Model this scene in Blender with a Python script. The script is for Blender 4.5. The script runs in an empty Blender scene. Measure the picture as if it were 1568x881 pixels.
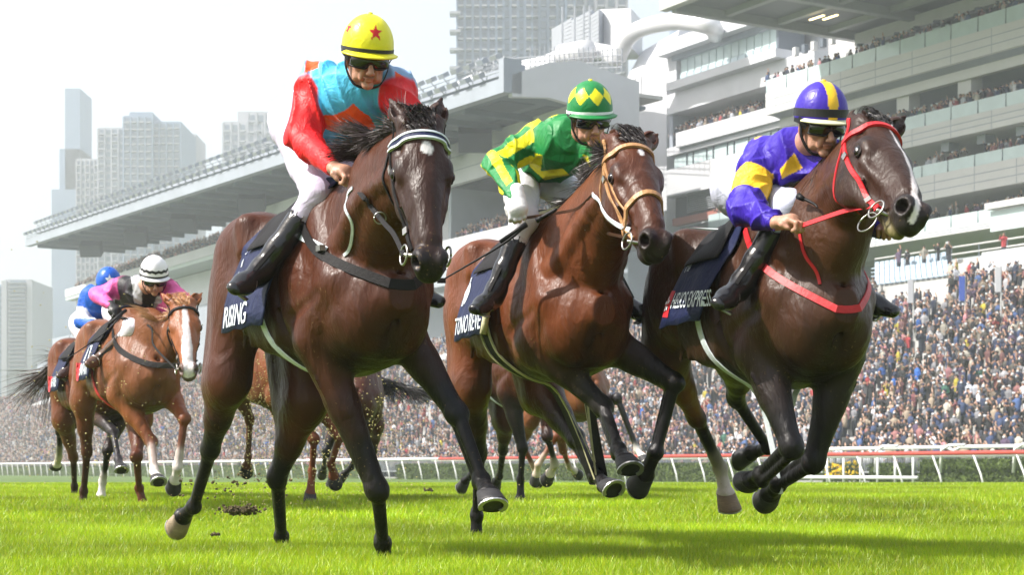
import bpy, bmesh, math, random
import numpy as np
import openvdb as vdb
from mathutils import Vector, Matrix
from mathutils.bvhtree import BVHTree
R_ = math.radians
random.seed(7); rng = np.random.default_rng(7)
scene = bpy.context.scene
COL = scene.collection

# ------------------------------------------------------------------ camera, sky, sun, exposure
FPX, PX0, PYH, CAMH = 2700.0, 784.0, 720.0, 0.34
cd = bpy.data.cameras.new('camera'); cam = bpy.data.objects.new('camera', cd); COL.objects.link(cam)
cam.location = (0, 0, CAMH); cam.rotation_euler = (R_(90), 0, 0)
cd.sensor_width = 36; cd.lens = FPX / 1568 * 36; cd.shift_y = (PYH - 440.5) / 1568
cd.clip_start = 0.1; cd.clip_end = 5000
scene.camera = cam
cd.dof.use_dof = True; cd.dof.focus_distance = 7.5; cd.dof.aperture_fstop = 9.0
SUN = Vector((-0.82, -0.20, 0.90)).normalized()
world = bpy.data.worlds.new('World'); scene.world = world; world.use_nodes = True
wn = world.node_tree; wn.nodes.clear()
sky = wn.nodes.new('ShaderNodeTexSky'); sky.sky_type = 'NISHITA'; sky.sun_disc = False
sky.sun_elevation = math.asin(SUN.z); sky.sun_rotation = math.atan2(SUN.x, SUN.y)
sky.air_density = 1.0; sky.dust_density = 4.5; sky.ozone_density = 1.0; sky.altitude = 0
bg = wn.nodes.new('ShaderNodeBackground'); bg.inputs['Strength'].default_value = 0.08
wo = wn.nodes.new('ShaderNodeOutputWorld')
# thin bright cloud veil over the whole sky
veil = wn.nodes.new('ShaderNodeBackground'); veil.inputs['Strength'].default_value = 0.31; add = wn.nodes.new('ShaderNodeAddShader')
vn = wn.nodes.new('ShaderNodeTexNoise'); vn.inputs['Scale'].default_value = 2.2; vn.inputs['Detail'].default_value = 6; vr = wn.nodes.new('ShaderNodeMapRange'); vr.inputs[1].default_value = .3; vr.inputs[2].default_value = .7; vr.inputs[3].default_value = .8; vr.inputs[4].default_value = 1.15
vt = wn.nodes.new('ShaderNodeTexCoord'); wn.links.new(vt.outputs['Generated'], vn.inputs['Vector']); wn.links.new(vn.outputs[0], vr.inputs[0]); wn.links.new(vr.outputs[0], veil.inputs['Color'])
wn.links.new(sky.outputs[0], bg.inputs[0]); wn.links.new(bg.outputs[0], add.inputs[0]); wn.links.new(veil.outputs[0], add.inputs[1]); wn.links.new(add.outputs[0], wo.inputs[0])
sl = bpy.data.lights.new('sun', 'SUN'); sun = bpy.data.objects.new('sun', sl); COL.objects.link(sun)
sl.energy = 5.0; sl.angle = R_(0.6); sl.color = (1.0, 0.95, 0.88)
sun.rotation_euler = SUN.to_track_quat('Z', 'Y').to_euler()
scene.view_settings.view_transform = 'Standard'; scene.view_settings.look = 'None'
scene.view_settings.exposure = 0.82; scene.view_settings.gamma = 1.0
try:
    scene.cycles.volume_bounces = 1; scene.cycles.max_bounces = 6; scene.cycles.transparent_max_bounces = 12
except Exception: pass

# ------------------------------------------------------------------ helpers
def W(px, py, D): return Vector(((px - PX0) / FPX * D, D, CAMH + (PYH - py) / FPX * D))
def tag(o, label=None, cat=None, group=None, kind=None):
    if label: o['label'] = label
    if cat: o['category'] = cat
    if group: o['group'] = group
    if kind: o['kind'] = kind
    return o
def empty(name, loc, rz=0, **k):
    o = bpy.data.objects.new(name, None); COL.objects.link(o); o.location = loc; o.rotation_euler = (0, 0, rz)
    o.empty_display_size = 0.2
    return tag(o, **k)
def link(name, me, parent=None, **k):
    o = bpy.data.objects.new(name, me); COL.objects.link(o)
    if parent is not None: o.parent = parent
    return tag(o, **k)
def mesh(name, V, F, mats, smooth=False, col=None, mi=None):
    V = np.asarray(V, np.float32).reshape(-1, 3)
    me = bpy.data.meshes.new(name)
    if isinstance(F, np.ndarray):
        n, k = F.shape
        me.vertices.add(len(V)); me.vertices.foreach_set('co', V.ravel())
        me.loops.add(n * k); me.loops.foreach_set('vertex_index', F.astype(np.int32).ravel())
        me.polygons.add(n); me.polygons.foreach_set('loop_start', np.arange(0, n * k, k, dtype=np.int32))
    else:
        me.from_pydata(V.tolist(), [], F)
    me.polygons.foreach_set('use_smooth', np.full(len(me.polygons), smooth))
    for m in (mats if isinstance(mats, (list, tuple)) else [mats]): me.materials.append(m)
    if mi is not None: me.polygons.foreach_set('material_index', np.asarray(mi, np.int32))
    me.update(calc_edges=True); me.validate()
    if col is not None:
        a = me.attributes.new('Col', 'FLOAT_COLOR', 'POINT')
        c = np.ones((len(V), 4), np.float32); c[:, :3] = col; a.data.foreach_set('color', c.ravel())
    return me
class MB:
    """collects boxes and tubes into one mesh"""
    def __init__(s): s.V = []; s.F = []
    def add(s, V, F):
        b = len(s.V); s.V += [tuple(v) for v in V]; s.F += [tuple(i + b for i in f) for f in F]; return s
    def hexa(s, P): return s.add(P, [(0,3,2,1),(4,5,6,7),(0,1,5,4),(1,2,6,5),(2,3,7,6),(3,0,4,7)])
    def box(s, c, h, M=None):
        P = [Vector((x*h[0], y*h[1], z*h[2])) for z in (-1,1) for x, y in ((-1,-1),(1,-1),(1,1),(-1,1))]
        if M is not None: P = [M @ p for p in P]
        return s.hexa([p + Vector(c) for p in P])
    def tube(s, pts, r, n=8, caps=True):
        pts = [Vector(p) for p in pts]; rr = r if isinstance(r, (list, tuple)) else [r]*len(pts)
        V = []; up = Vector((0.01, 0.02, 1)); prev = None
        for i, p in enumerate(pts):
            t = (pts[min(i+1, len(pts)-1)] - pts[max(i-1, 0)]).normalized()
            a = t.cross(up if prev is None else prev)
            if a.length < 1e-4: a = t.cross(Vector((1, 0, 0)))
            a.normalize(); b = a.cross(t).normalized(); prev = b if prev is None else b
            for k in range(n):
                w = 2*math.pi*k/n; V.append(p + (a*math.cos(w) + b*math.sin(w))*rr[i])
            up = b; prev = b
        F = [(i*n+k, i*n+(k+1)%n, (i+1)*n+(k+1)%n, (i+1)*n+k) for i in range(len(pts)-1) for k in range(n)]
        if caps: F += [tuple(range(n-1, -1, -1)), tuple((len(pts)-1)*n + k for k in range(n))]
        return s.add(V, F)
    def mesh(s, name, m, smooth=False): return mesh(name, s.V, s.F, m, smooth)
    def obj(s, name, m, parent=None, smooth=False, **k): return link(name, s.mesh(name, m, smooth), parent, **k)

# ------------------------------------------------------------------ materials
def mat(name, color=(.8,.8,.8), rough=.6, metal=0, noise=0, nscale=5, bump=0, bscale=40, attr=False, spec=None,
        coat=0, trans=0, stretch=None, col2=None, sheen=0, dist=1.0, alpha=None, detail=5):
    m = bpy.data.materials.new(name); m.use_nodes = True; nt = m.node_tree; N = nt.nodes; L = nt.links
    b = N['Principled BSDF']; b.inputs['Roughness'].default_value = rough; b.inputs['Metallic'].default_value = metal
    b.inputs['Base Color'].default_value = (*color, 1)
    if spec is not None: b.inputs['Specular IOR Level'].default_value = spec
    if coat: b.inputs['Coat Weight'].default_value = coat; b.inputs['Coat Roughness'].default_value = .25
    if trans: b.inputs['Transmission Weight'].default_value = trans
    if sheen: b.inputs['Sheen Weight'].default_value = sheen; b.inputs['Sheen Roughness'].default_value = .4
    if alpha is not None: b.inputs['Alpha'].default_value = alpha
    tc = N.new('ShaderNodeTexCoord'); mp = N.new('ShaderNodeMapping'); L.new(tc.outputs['Object'], mp.inputs[0])
    if stretch: mp.inputs['Scale'].default_value = stretch
    src = None
    if attr:
        at = N.new('ShaderNodeAttribute'); at.attribute_name = 'Col'; src = at.outputs['Color']
    if noise:
        nz = N.new('ShaderNodeTexNoise'); nz.inputs['Scale'].default_value = nscale; nz.inputs['Detail'].default_value = detail
        nz.inputs['Distortion'].default_value = dist; L.new(mp.outputs[0], nz.inputs['Vector'])
        if col2 is not None:
            mx = N.new('ShaderNodeMix'); mx.data_type = 'RGBA'; rp = N.new('ShaderNodeMapRange')
            rp.inputs[1].default_value = .35; rp.inputs[2].default_value = .65
            L.new(nz.outputs[0], rp.inputs[0]); L.new(rp.outputs[0], mx.inputs[0])
            mx.inputs[6].default_value = (*color, 1); mx.inputs[7].default_value = (*col2, 1)
            if src: L.new(src, mx.inputs[6])
            src = mx.outputs[2]
        else:
            hs = N.new('ShaderNodeHueSaturation'); rp = N.new('ShaderNodeMapRange')
            rp.inputs[1].default_value = .25; rp.inputs[2].default_value = .75
            rp.inputs[3].default_value = 1-noise; rp.inputs[4].default_value = 1+noise
            L.new(nz.outputs[0], rp.inputs[0]); L.new(rp.outputs[0], hs.inputs['Value'])
            if src: L.new(src, hs.inputs['Color'])
            else: hs.inputs['Color'].default_value = (*color, 1)
            src = hs.outputs[0]
    if src: L.new(src, b.inputs['Base Color'])
    if bump:
        bz = N.new('ShaderNodeTexNoise'); bz.inputs['Scale'].default_value = bscale; bz.inputs['Detail'].default_value = 4
        bz.inputs['Distortion'].default_value = dist; L.new(mp.outputs[0], bz.inputs['Vector'])
        bp = N.new('ShaderNodeBump'); bp.inputs['Strength'].default_value = bump; bp.inputs['Distance'].default_value = .01
        L.new(bz.outputs[0], bp.inputs['Height']); L.new(bp.outputs[0], b.inputs['Normal'])
    return m
def coat_mat():
    m = mat('horse coat', rough=.38, attr=True, noise=.30, nscale=5, stretch=(1,1,.6), spec=.26, detail=8); nt = m.node_tree; N = nt.nodes; L = nt.links.new; b = N['Principled BSDF']
    tc = N.new('ShaderNodeTexCoord'); prev = None
    for sc, dist, st, di, sx in ((6,.022,.7,1.6,(1,1,.6)), (22,.006,.6,1.2,(1,1,.45)), (170,.0016,.8,.3,(1,1,.2))):
        mp = N.new('ShaderNodeMapping'); mp.inputs['Scale'].default_value = sx; L(tc.outputs['Object'], mp.inputs[0]); nz = N.new('ShaderNodeTexNoise'); nz.inputs['Scale'].default_value = sc
        nz.inputs['Detail'].default_value = 3; nz.inputs['Distortion'].default_value = di; L(mp.outputs[0], nz.inputs['Vector']); bp = N.new('ShaderNodeBump'); bp.inputs['Strength'].default_value = st; bp.inputs['Distance'].default_value = dist
        L(nz.outputs[0], bp.inputs['Height']); 
        if prev: L(prev, bp.inputs['Normal'])
        prev = bp.outputs[0]
    # dried splashes of turf and sweat on legs, belly and chest
    sp = N.new('ShaderNodeTexNoise'); sp.inputs['Scale'].default_value = 75; sp.inputs['Detail'].default_value = 3; sp.inputs['Distortion'].default_value = .4; L(tc.outputs['Object'], sp.inputs['Vector'])
    lo = N.new('ShaderNodeTexNoise'); lo.inputs['Scale'].default_value = 3.2; L(tc.outputs['Object'], lo.inputs['Vector']); ad = N.new('ShaderNodeMath'); ad.operation = 'MULTIPLY_ADD'; ad.inputs[1].default_value = .35; L(lo.outputs[0], ad.inputs[0]); L(sp.outputs[0], ad.inputs[2])
    th = N.new('ShaderNodeMapRange'); th.inputs[1].default_value = .86; th.inputs[2].default_value = .91; th.inputs[4].default_value = .55; L(ad.outputs[0], th.inputs[0]); mx = N.new('ShaderNodeMix'); mx.data_type = 'RGBA'
    src = b.inputs['Base Color'].links[0].from_socket; L(th.outputs[0], mx.inputs[0]); L(src, mx.inputs[6]); mx.inputs[7].default_value = (.20,.13,.06,1); L(mx.outputs[2], b.inputs['Base Color'])
    L(prev, b.inputs['Normal']); rr = N.new('ShaderNodeMapRange'); rr.inputs[3].default_value = .32; rr.inputs[4].default_value = .55; rr.inputs[1].default_value = .3; rr.inputs[2].default_value = .7; L(nz.outputs[0], rr.inputs[0]); L(rr.outputs[0], b.inputs['Roughness'])
    return m
def patch_mats():
    M = {}
    M['coat'] = coat_mat()
    M['hair'] = mat('horse hair', rough=.45, attr=True, noise=.3, nscale=60)
    M['hoof'] = mat('hoof horn', rough=.55, attr=True, noise=.25, nscale=30, stretch=(1,1,4), bump=.3, bscale=60)
    M['shoe'] = mat('shoe metal', (.55,.55,.55), .35, .8)
    M['eye'] = mat('horse eye', (.008,.005,.004), .05)
    M['silk'] = mat('racing silk', rough=.50, attr=True, noise=.12, nscale=9, bump=.9, bscale=13, dist=2.6, spec=.35, stretch=(1,1,.6))
    M['breech'] = mat('white breeches', rough=.55, attr=True, noise=.05, nscale=10, bump=.5, bscale=14, dist=2)
    M['boot'] = mat('boot leather', rough=.22, attr=True, noise=.2, bump=.35, bscale=14, dist=1, spec=.55)
    M['skin'] = mat('skin', rough=.45, attr=True, noise=.12, nscale=35, bump=.25, bscale=70)
    M['lens'] = mat('goggle lens', (.01,.01,.012), .06, spec=.8)
    M['rubber'] = mat('black rubber', (.010,.010,.011), .5, bump=.2, spec=.25)
    M['bleather'] = mat('black leather strap', (.016,.015,.016), .6, bump=.3, bscale=80, spec=.10)
    M['bro'] = mat('brown leather strap', (.09,.04,.025), .5, bump=.3, bscale=80, spec=.3)
    M['tan'] = mat('tan leather strap', (.42,.22,.09), .42, noise=.2, nscale=30, bump=.3, bscale=80)
    M['redstrap'] = mat('red strap', (.48,.008,.014), .5, noise=.15, nscale=30, bump=.2, bscale=60)
    M['wstrap'] = mat('white webbing', (.62,.68,.72), .6, noise=.12, nscale=60, bump=.3, bscale=200)
    M['steel'] = mat('bit steel', (.42,.41,.38), .3, 1)
    M['navy'] = mat('navy cloth', (.007,.012,.052), .6, noise=.2, nscale=12, bump=.6, bscale=12, dist=2, spec=.3)
    M['black'] = mat('black cloth', (.012,.012,.015), .6, bump=.3)
    M['print'] = mat('white print', (.66,.72,.76), .6)
    M['redprint'] = mat('red print', (.5,.02,.03), .5)
    M['cream'] = mat('cream girth', (.62,.58,.36), .6, noise=.1, bump=.3)
    M['glove'] = mat('white glove', (.78,.78,.78), .6, noise=.06, bump=.4, bscale=60)
    M['cap'] = mat('cap silk', rough=.38, attr=True, noise=.05, bump=.35, bscale=22, dist=1.5, spec=.4)
    return M
M = patch_mats()

# ------------------------------------------------------------------ signed distance sculpting
class Sdf:
    def __init__(s, lo, hi, h):
        s.lo = np.array(lo, np.float32); s.h = h
        s.n = np.ceil((np.array(hi) - s.lo) / h).astype(int) + 1
        s.f = np.full(s.n, 0.12, np.float32); s.pr = []
    def sub(s, lo, hi):
        a = np.maximum(np.floor((np.asarray(lo) - s.lo) / s.h).astype(int), 0)
        b = np.minimum(np.ceil((np.asarray(hi) - s.lo) / s.h).astype(int) + 1, s.n)
        if (b <= a).any(): return None
        sl = tuple(slice(a[i], b[i]) for i in range(3))
        X = [(s.lo[i] + s.h*np.arange(a[i], b[i], dtype=np.float32)) for i in range(3)]
        return sl, X[0][:, None, None], X[1][None, :, None], X[2][None, None, :]
    def put(s, fn, lo, hi, k, col=None, sub=False):
        m = k + .03
        q = s.sub(np.asarray(lo) - m, np.asarray(hi) + m)
        if col is not None: s.pr.append((fn, np.asarray(lo) - .06, np.asarray(hi) + .06, col))
        if q is None: return
        sl, x, y, z = q; d = fn(x, y, z).astype(np.float32); f = s.f[sl]
        if sub:
            d = -d; h = np.maximum(k - np.abs(f - d), 0) / max(k, 1e-6); s.f[sl] = np.maximum(f, d) + h*h*k/4
        else:
            h = np.maximum(k - np.abs(f - d), 0) / max(k, 1e-6); s.f[sl] = np.minimum(f, d) - h*h*k/4
    def cone(s, a, b, ra, rb, k=.03, side=None, w=1.0, col=None, sub=False):
        a = np.array(a, np.float32); b = np.array(b, np.float32); ab = b - a; l2 = max(float(ab @ ab), 1e-9)
        if side is not None:
            sd = np.array(side, np.float32); sd = sd - ab*float(sd @ ab)/l2; sd /= np.linalg.norm(sd) + 1e-9
        def fn(x, y, z):
            px, py, pz = x - a[0], y - a[1], z - a[2]
            t = np.clip((px*ab[0] + py*ab[1] + pz*ab[2]) / l2, 0, 1)
            dx, dy, dz = px - t*ab[0], py - t*ab[1], pz - t*ab[2]
            q = dx*dx + dy*dy + dz*dz; r = ra + (rb - ra)*t
            if side is not None:
                e = dx*sd[0] + dy*sd[1] + dz*sd[2]; q = np.maximum(q - e*e, 0) + (e/w)**2
                return (np.sqrt(q) - r) * min(1.0, w**.5 if w < 1 else 1)
            return np.sqrt(q) - r
        R = max(ra, rb)*max(w, 1)
        s.put(fn, np.minimum(a, b) - R, np.maximum(a, b) + R, k, col, sub)
    def ell(s, c, r, k=.03, X=None, Z=None, col=None, sub=False):
        """ellipsoid; X, Z = directions of its first and third axis"""
        c = np.array(c, np.float32); r = np.array(r, np.float32)
        if X is None: B = np.eye(3, dtype=np.float32)
        else:
            X = np.array(X, float); X /= np.linalg.norm(X); Z = np.array(Z if Z is not None else (0, 0, 1), float)
            Z = Z - X*(Z @ X); Z /= np.linalg.norm(Z); B = np.array([X, np.cross(Z, X), Z], np.float32)
        def fn(x, y, z):
            p = [B[i][0]*(x-c[0]) + B[i][1]*(y-c[1]) + B[i][2]*(z-c[2]) for i in range(3)]
            k0 = np.sqrt(sum((p[i]/r[i])**2 for i in range(3))); k1 = np.sqrt(sum((p[i]/r[i]**2)**2 for i in range(3)))
            return k0*(k0 - 1)/np.maximum(k1, 1e-6)
        R = float(r.max()); s.put(fn, c - R, c + R, k, col, sub)
    def chain(s, P, r, k=.03, side=None, w=1.0, col=None):
        for i in range(len(P)-1):
            c = col[i] if isinstance(col, list) else col
            ww = w[i] if isinstance(w, list) else w
            s.cone(P[i], P[i+1], r[i], r[i+1], k, side, ww, c)
    def polys(s, smooth=1):
        g = vdb.FloatGrid(0.12); g.copyFromArray(np.ascontiguousarray(s.f)); p, q = g.convertToQuads(0.0)
        p = p.astype(np.float64)*s.h + s.lo.astype(np.float64); q = q.astype(np.int64)
        for _ in range(smooth):
            acc = np.zeros_like(p); cnt = np.zeros(len(p))
            for a, b in ((0,1),(1,2),(2,3),(3,0)):
                for k in range(3):
                    acc[:, k] += np.bincount(q[:, a], p[q[:, b], k], len(p)) + np.bincount(q[:, b], p[q[:, a], k], len(p))
                cnt += np.bincount(q[:, a], minlength=len(p)) + np.bincount(q[:, b], minlength=len(p))
            p = p*.5 + .5*acc/np.maximum(cnt, 1)[:, None]
        return p, q
    def colors(s, p, sharp=.006, default=(.1,.1,.1)):
        W_ = np.full(len(p), 1e-9); C = np.array(default)[None]*W_[:, None]
        best = np.full(len(p), 9.0); D = []
        for fn, lo, hi, col in s.pr:
            i = np.where(((p > lo) & (p < hi)).all(1))[0]
            if not len(i): continue
            d = fn(p[i, 0], p[i, 1], p[i, 2]); D.append((i, d, col)); best[i] = np.minimum(best[i], d)
        for i, d, col in D:
            w = np.exp(-np.clip((d - best[i])/sharp, 0, 40)); W_[i] += w
            c = col(p[i]) if callable(col) else np.array(col)[None]
            C[i] += w[:, None]*c
        return C / W_[:, None]
def V3(v): return np.array(v, float)
def nrm(v): v = np.array(v, float); return v/ (np.linalg.norm(v) + 1e-12)
def spline(P, n):
    """Catmull-Rom through points"""
    P = [V3(p) for p in P]; P = [2*P[0]-P[1]] + P + [2*P[-1]-P[-2]]; out = []
    for i in range(1, len(P)-2):
        for k in range(n):
            t = k/n; a, b, c, d = P[i-1:i+3]
            out.append(.5*((2*b) + (c-a)*t + (2*a-5*b+4*c-d)*t*t + (3*b-a-3*c+d)*t**3))
    out.append(P[-2]); return out
def noise3(p, sc, seed=0):
    r = np.random.default_rng(seed); o = 0
    for i in range(6):
        k = r.normal(size=3)*sc; o = o + np.sin(p @ k + r.uniform(0, 6.28) + 1.3*np.sin(p @ (r.normal(size=3)*sc*.6)))
    return o/6
def ribbon(name, P, Nn, width, th, m, parent, label=None):
    """flat strap: rectangular section following points P with surface normals Nn"""
    P = [V3(p) for p in P]; V = []; F = []; n = len(P)
    for i in range(n):
        t = nrm(P[min(i+1, n-1)] - P[max(i-1, 0)]); nn = nrm(Nn[i]); sd = nrm(np.cross(t, nn)); w = width/2
        V += [P[i]+sd*w, P[i]+sd*w*.9+nn*th, P[i]-sd*w*.9+nn*th, P[i]-sd*w]
    for i in range(n-1):
        for k in range(4): F.append((i*4+k, i*4+(k+1)%4, (i+1)*4+(k+1)%4, (i+1)*4+k))
    F += [(3,2,1,0), (n*4-4, n*4-3, n*4-2, n*4-1)]
    me = mesh(name, V, F, m, False)
    return link(name, me, parent, label=label)
def hair(name, roots, dirs, lens, parent, col, width=.006, curl=.15, seg=6, grav=.2, seed=1, tip=None, wob=.22):
    """many thin tapered strands as one mesh"""
    r = np.random.default_rng(seed); V = []; F = []; C = []
    for p, d, l in zip(roots, dirs, lens):
        p = V3(p); w9 = p*23 + seed; loc = np.array((math.sin(w9[0]+2*math.sin(w9[2])), math.sin(w9[1]*1.3+w9[2]), math.sin(w9[2]+w9[0]*.7)))
        d = nrm(d + r.normal(size=3)*.06 + loc*wob); sd = nrm(np.cross(d, r.normal(size=3))); b = len(V)
        c = np.array(col)*r.uniform(.6, 1.5)
        bend = (r.normal(size=3)*.25 + loc)*curl
        for k in range(seg+1):
            t = k/seg; q = p + d*l*t + bend*l*t*t*.5 + np.array([0, 0, -grav*l*t*t]) + sd*math.sin(t*5 + bend[0]*9)*l*.02
            w = width*(1-t)**.6*(.5 if k == 0 else 1); V += [q-sd*w, q+sd*w]
            cc = c if tip is None else c*(1-t) + np.array(tip)*t
            C += [cc, cc]
        F += [(b+2*k, b+2*k+1, b+2*k+3, b+2*k+2) for k in range(seg)]
    return link(name, mesh(name, V, np.array(F), M['hair'], True, col=np.array(C)), parent)
# ------------------------------------------------------------------ horses
COATS = {
 'darkbay': dict(body=(.056,.0145,.0048), dark=(.008,.004,.0035), point=(.0045,.004,.0048), tan=(.17,.062,.022), hair=(.010,.008,.008)),
 'bay':     dict(body=(.118,.032,.0095), dark=(.020,.007,.005), point=(.006,.005,.006), tan=(.26,.095,.035), hair=(.012,.009,.009)),
 'seal':    dict(body=(.044,.0160,.0075), dark=(.012,.007,.006), point=(.0045,.004,.004), tan=(.24,.085,.028), hair=(.010,.008,.008)),
 'chestnut':dict(body=(.165,.058,.023), dark=(.08,.035,.014), point=(.17,.05,.02), tan=(.36,.13,.045), hair=(.30,.13,.06)),
}
class Horse:
    def __init__(s, label, px, D, heading, Zw, coat, legs, neck=None, head=None, vox=.0080, group=None, gz=0, tail=None, girth=1.0,
                 marks=None, cat='horse', clip=None, parts=True, smooth=1):
        p = W(px, 720, D); s.th = heading; s.Zw = Zw; C = COATS[coat]; s.C = C; s.head = head
        s.root = empty('race_horse', (p.x, p.y, 0), R_(heading - 90), label=label, cat=cat, group=group)
        s.M = Matrix.Translation((p.x, p.y, 0)) @ Matrix.Rotation(R_(heading - 90), 4, 'Z'); s.I = s.M.inverted()
        s.cam = V3(s.I @ cam.location)
        f = Sdf((-1.95, -.75, -.03), (1.55, .75, Zw + .75), vox); s.f = f; B, DK, TN, PT = C['body'], C['dark'], C['tan'], C['point']
        g = girth
        # trunk, lofted from stations (t, top, bottom, half width)
        st = np.array([(-1.22,-.30,-.50,.08),(-1.15,-.17,-.58,.19),(-1.0,-.07,-.62,.255),(-.82,-.035,-.64,.275),(-.6,-.085,-.68,.27),
             (-.35,-.10,-.77,.28),(-.12,-.04,-.825,.268),(.08,-.015,-.84,.245),(.26,-.12,-.82,.225),(.40,-.24,-.78,.205),(.50,-.34,-.70,.14)])
        st[:, 3] *= g
        def trunk(x, y, z):
            xt = np.clip(x, st[0,0], st[-1,0]); top = np.interp(xt, st[:,0], st[:,1]) + Zw; bot = np.interp(xt, st[:,0], st[:,2]) + Zw
            hw = np.interp(xt, st[:,0], st[:,3]); zc = (top+bot)/2; hz = (top-bot)/2; zn = (z-zc)/hz
            hw = hw*(1 - .16*np.clip(zn, -1, 1.2))
            q = (np.abs(y/hw)**2.25 + np.abs(zn)**2.25)**(1/2.25)
            d = (q-1)*np.minimum(hw, hz); dx = np.abs(x-xt)
            return np.where(dx > 0, np.sqrt(np.maximum(d, 0)**2 + dx*dx) + np.minimum(d, 0), d)
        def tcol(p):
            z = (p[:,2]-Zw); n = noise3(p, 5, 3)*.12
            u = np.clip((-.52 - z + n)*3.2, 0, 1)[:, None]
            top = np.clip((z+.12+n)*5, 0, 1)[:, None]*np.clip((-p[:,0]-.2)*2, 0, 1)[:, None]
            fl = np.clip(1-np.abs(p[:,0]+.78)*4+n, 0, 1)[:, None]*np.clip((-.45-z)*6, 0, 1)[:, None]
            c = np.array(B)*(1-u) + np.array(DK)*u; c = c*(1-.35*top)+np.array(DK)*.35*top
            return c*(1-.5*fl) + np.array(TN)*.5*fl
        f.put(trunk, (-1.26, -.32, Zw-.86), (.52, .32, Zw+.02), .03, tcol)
        z = Zw
        for q in (-1, 1):
            f.cone((.02,.10*q,z-.10), (.33,.145*q,z-.47), .075, .095, .06, col=B)          # shoulder blade
            f.cone((.33,.14*q,z-.47), (.12,.185*q,z-.68), .090, .08, .05, col=B)          # upper arm
            f.ell((.10,.185*q,z-.52), (.20,.075,.15), .035, X=(1,0,-.5), col=B)             # triceps
            f.ell((.42,.085*q,z-.60), (.09,.085,.15), .06, col=B)                           # pectoral
            f.ell((-.78,.13*q,z-.20), (.27,.14,.15), .05, X=(1,0,.12), col=B)               # gluteal
            f.cone((-.62,.22*q,z-.13), (-.60,.21*q,z-.24), .05, .05, .06, col=B)           # hip bone
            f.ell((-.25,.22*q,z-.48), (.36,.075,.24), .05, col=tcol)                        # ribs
            for r in range(5):
                x = -.02-.11*r; f.cone((x,.262*q,z-.40), (x-.10,.25*q,z-.68), .012, .010, .03)
            f.cone((-.10,.285*q,z-.34), (-.03,.245*q,z-.72), .014, .012, .045, sub=True); f.cone((.13,.185*q,z-.06), (.40,.215*q,z-.40), .012, .012, .05, sub=True)
            f.cone((-1.0,.285*q,z-.20), (-.90,.27*q,z-.60), .014, .014, .05, sub=True); f.cone((-.56,.28*q,z-.30), (-.60,.26*q,z-.60), .02, .02, .06, sub=True); f.cone((.30,.26*q,z-.52), (.06,.27*q,z-.60), .010, .010, .04, sub=True)
        f.cone((.545,0,z-.44), (.50,0,z-.76), .016, .016, .05, sub=True)
        if parts and vox < .01:
            for q in (-1, 1):
                f.chain([(.02,.262*q,z-.50),(-.10,.272*q,z-.56),(-.24,.262*q,z-.62),(-.40,.245*q,z-.64)], [.007,.006,.006,.004], .008); f.chain([(-.10,.272*q,z-.56),(-.18,.275*q,z-.50),(-.28,.285*q,z-.48)], [.005,.004,.003], .008)
                f.chain([(-.70,.26*q,z-.36),(-.78,.262*q,z-.46),(-.80,.255*q,z-.56)], [.005,.005,.004], .008)
        # legs
        s.joints = {}
        for nm, spec in legs.items(): s.leg(nm, spec)
        # neck
        if head:
            HP = s.loc(*head['poll']); s.hk = head.get('k', 1.12); L = .59*s.hk; HM = s.reach(HP, head['muzzle'][0], head['muzzle'][1], L, head.get('sg', -1))
            ax = nrm(HM - HP); a = R_(head['yaw']); lw = np.array((math.cos(a), math.sin(a), head.get('roll', 0)))
            lat = V3(s.I.to_3x3() @ Vector(lw)); lat = nrm(lat - ax*(lat @ ax)); fn = np.cross(ax, lat)
            s.hf = (HP, ax, lat, fn); s.ax, s.lat, s.fn, s.HP = ax, lat, fn, HP
            s.thr = None; thr = HP + (ax*.11 - fn*.10)*s.hk
            nb = neck or {}
            K = [np.array((.10,0,z-.34)), np.array((.34,nb.get('y1',0)*.5,z-.24)), None, None, thr]
            mid = nb.get('mid'); m = s.loc(*mid) if mid else (K[1] + thr)/2 + np.array((.02,0,.05))
            K[2] = m; K[3] = (m + thr)/2 + (0,0,.02)
            K = spline(K, 3); n = len(K); ks = nb.get('ks', 1); rr = [ks*float(np.interp(i/(n-1), [0,.25,.5,.75,1], [.29,.27,.205,.155,.128])) for i in range(n)]
            ww = [float(np.interp(i/(n-1), [0,.25,.5,.75,1], [.62,.58,.56,.60,.72])) for i in range(n)]
            def ncol(p):
                n_ = noise3(p, 6, 9)[:, None]*.5+.5
                return np.array(B)*(.75+.25*n_) + np.array(TN)*.16*n_
            sides = [nrm(np.array((0,1,0))*(1-i/(n-1)) + lat*(i/(n-1))) for i in range(n)]
            for i in range(n-1): f.cone(K[i], K[i+1], rr[i], rr[i+1], .035, sides[i], ww[i], ncol)
            s.neckpts = K; s.neckr = rr; s.necksd = sides
            for q in (-1, 1):                                                              # brachiocephalic muscle and jugular groove
                P = [K[i] + sides[i]*q*rr[i]*ww[i]*.72 + np.cross(sides[i], nrm(K[min(i+1,n-1)]-K[max(i-1,0)]))*0 for i in range(2, n-1)]
                lo = [p - np.array((0,0,1))*.30*rr[i+2] for i, p in enumerate(P)]
                f.chain(lo, [rr[i+2]*.30 for i in range(len(P))], .02, col=ncol)
            s.headsdf(f, marks or {})
        p, q = f.polys(smooth)
        col = f.colors(p, .012)
        if marks and marks.get('paint'): col = marks['paint'](s, p, col)
        d = noise3(p, 9, 5)*.0025 + noise3(p, 26, 6)*.0009
        me = mesh('body', p + d[:, None]*0 , q, M['coat'], True, col=col)
        s.body = link('body', me, s.root); s.bvh = BVHTree.FromPolygons(p.tolist(), q.tolist())
        s.f = None; v = p[q]; s.flip = 1 if np.einsum('ij,ij->i', v[:,0], np.cross(v[:,1], v[:,2])).sum() > 0 else -1
        if head: s.eyes(); s.manes(head)
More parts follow.
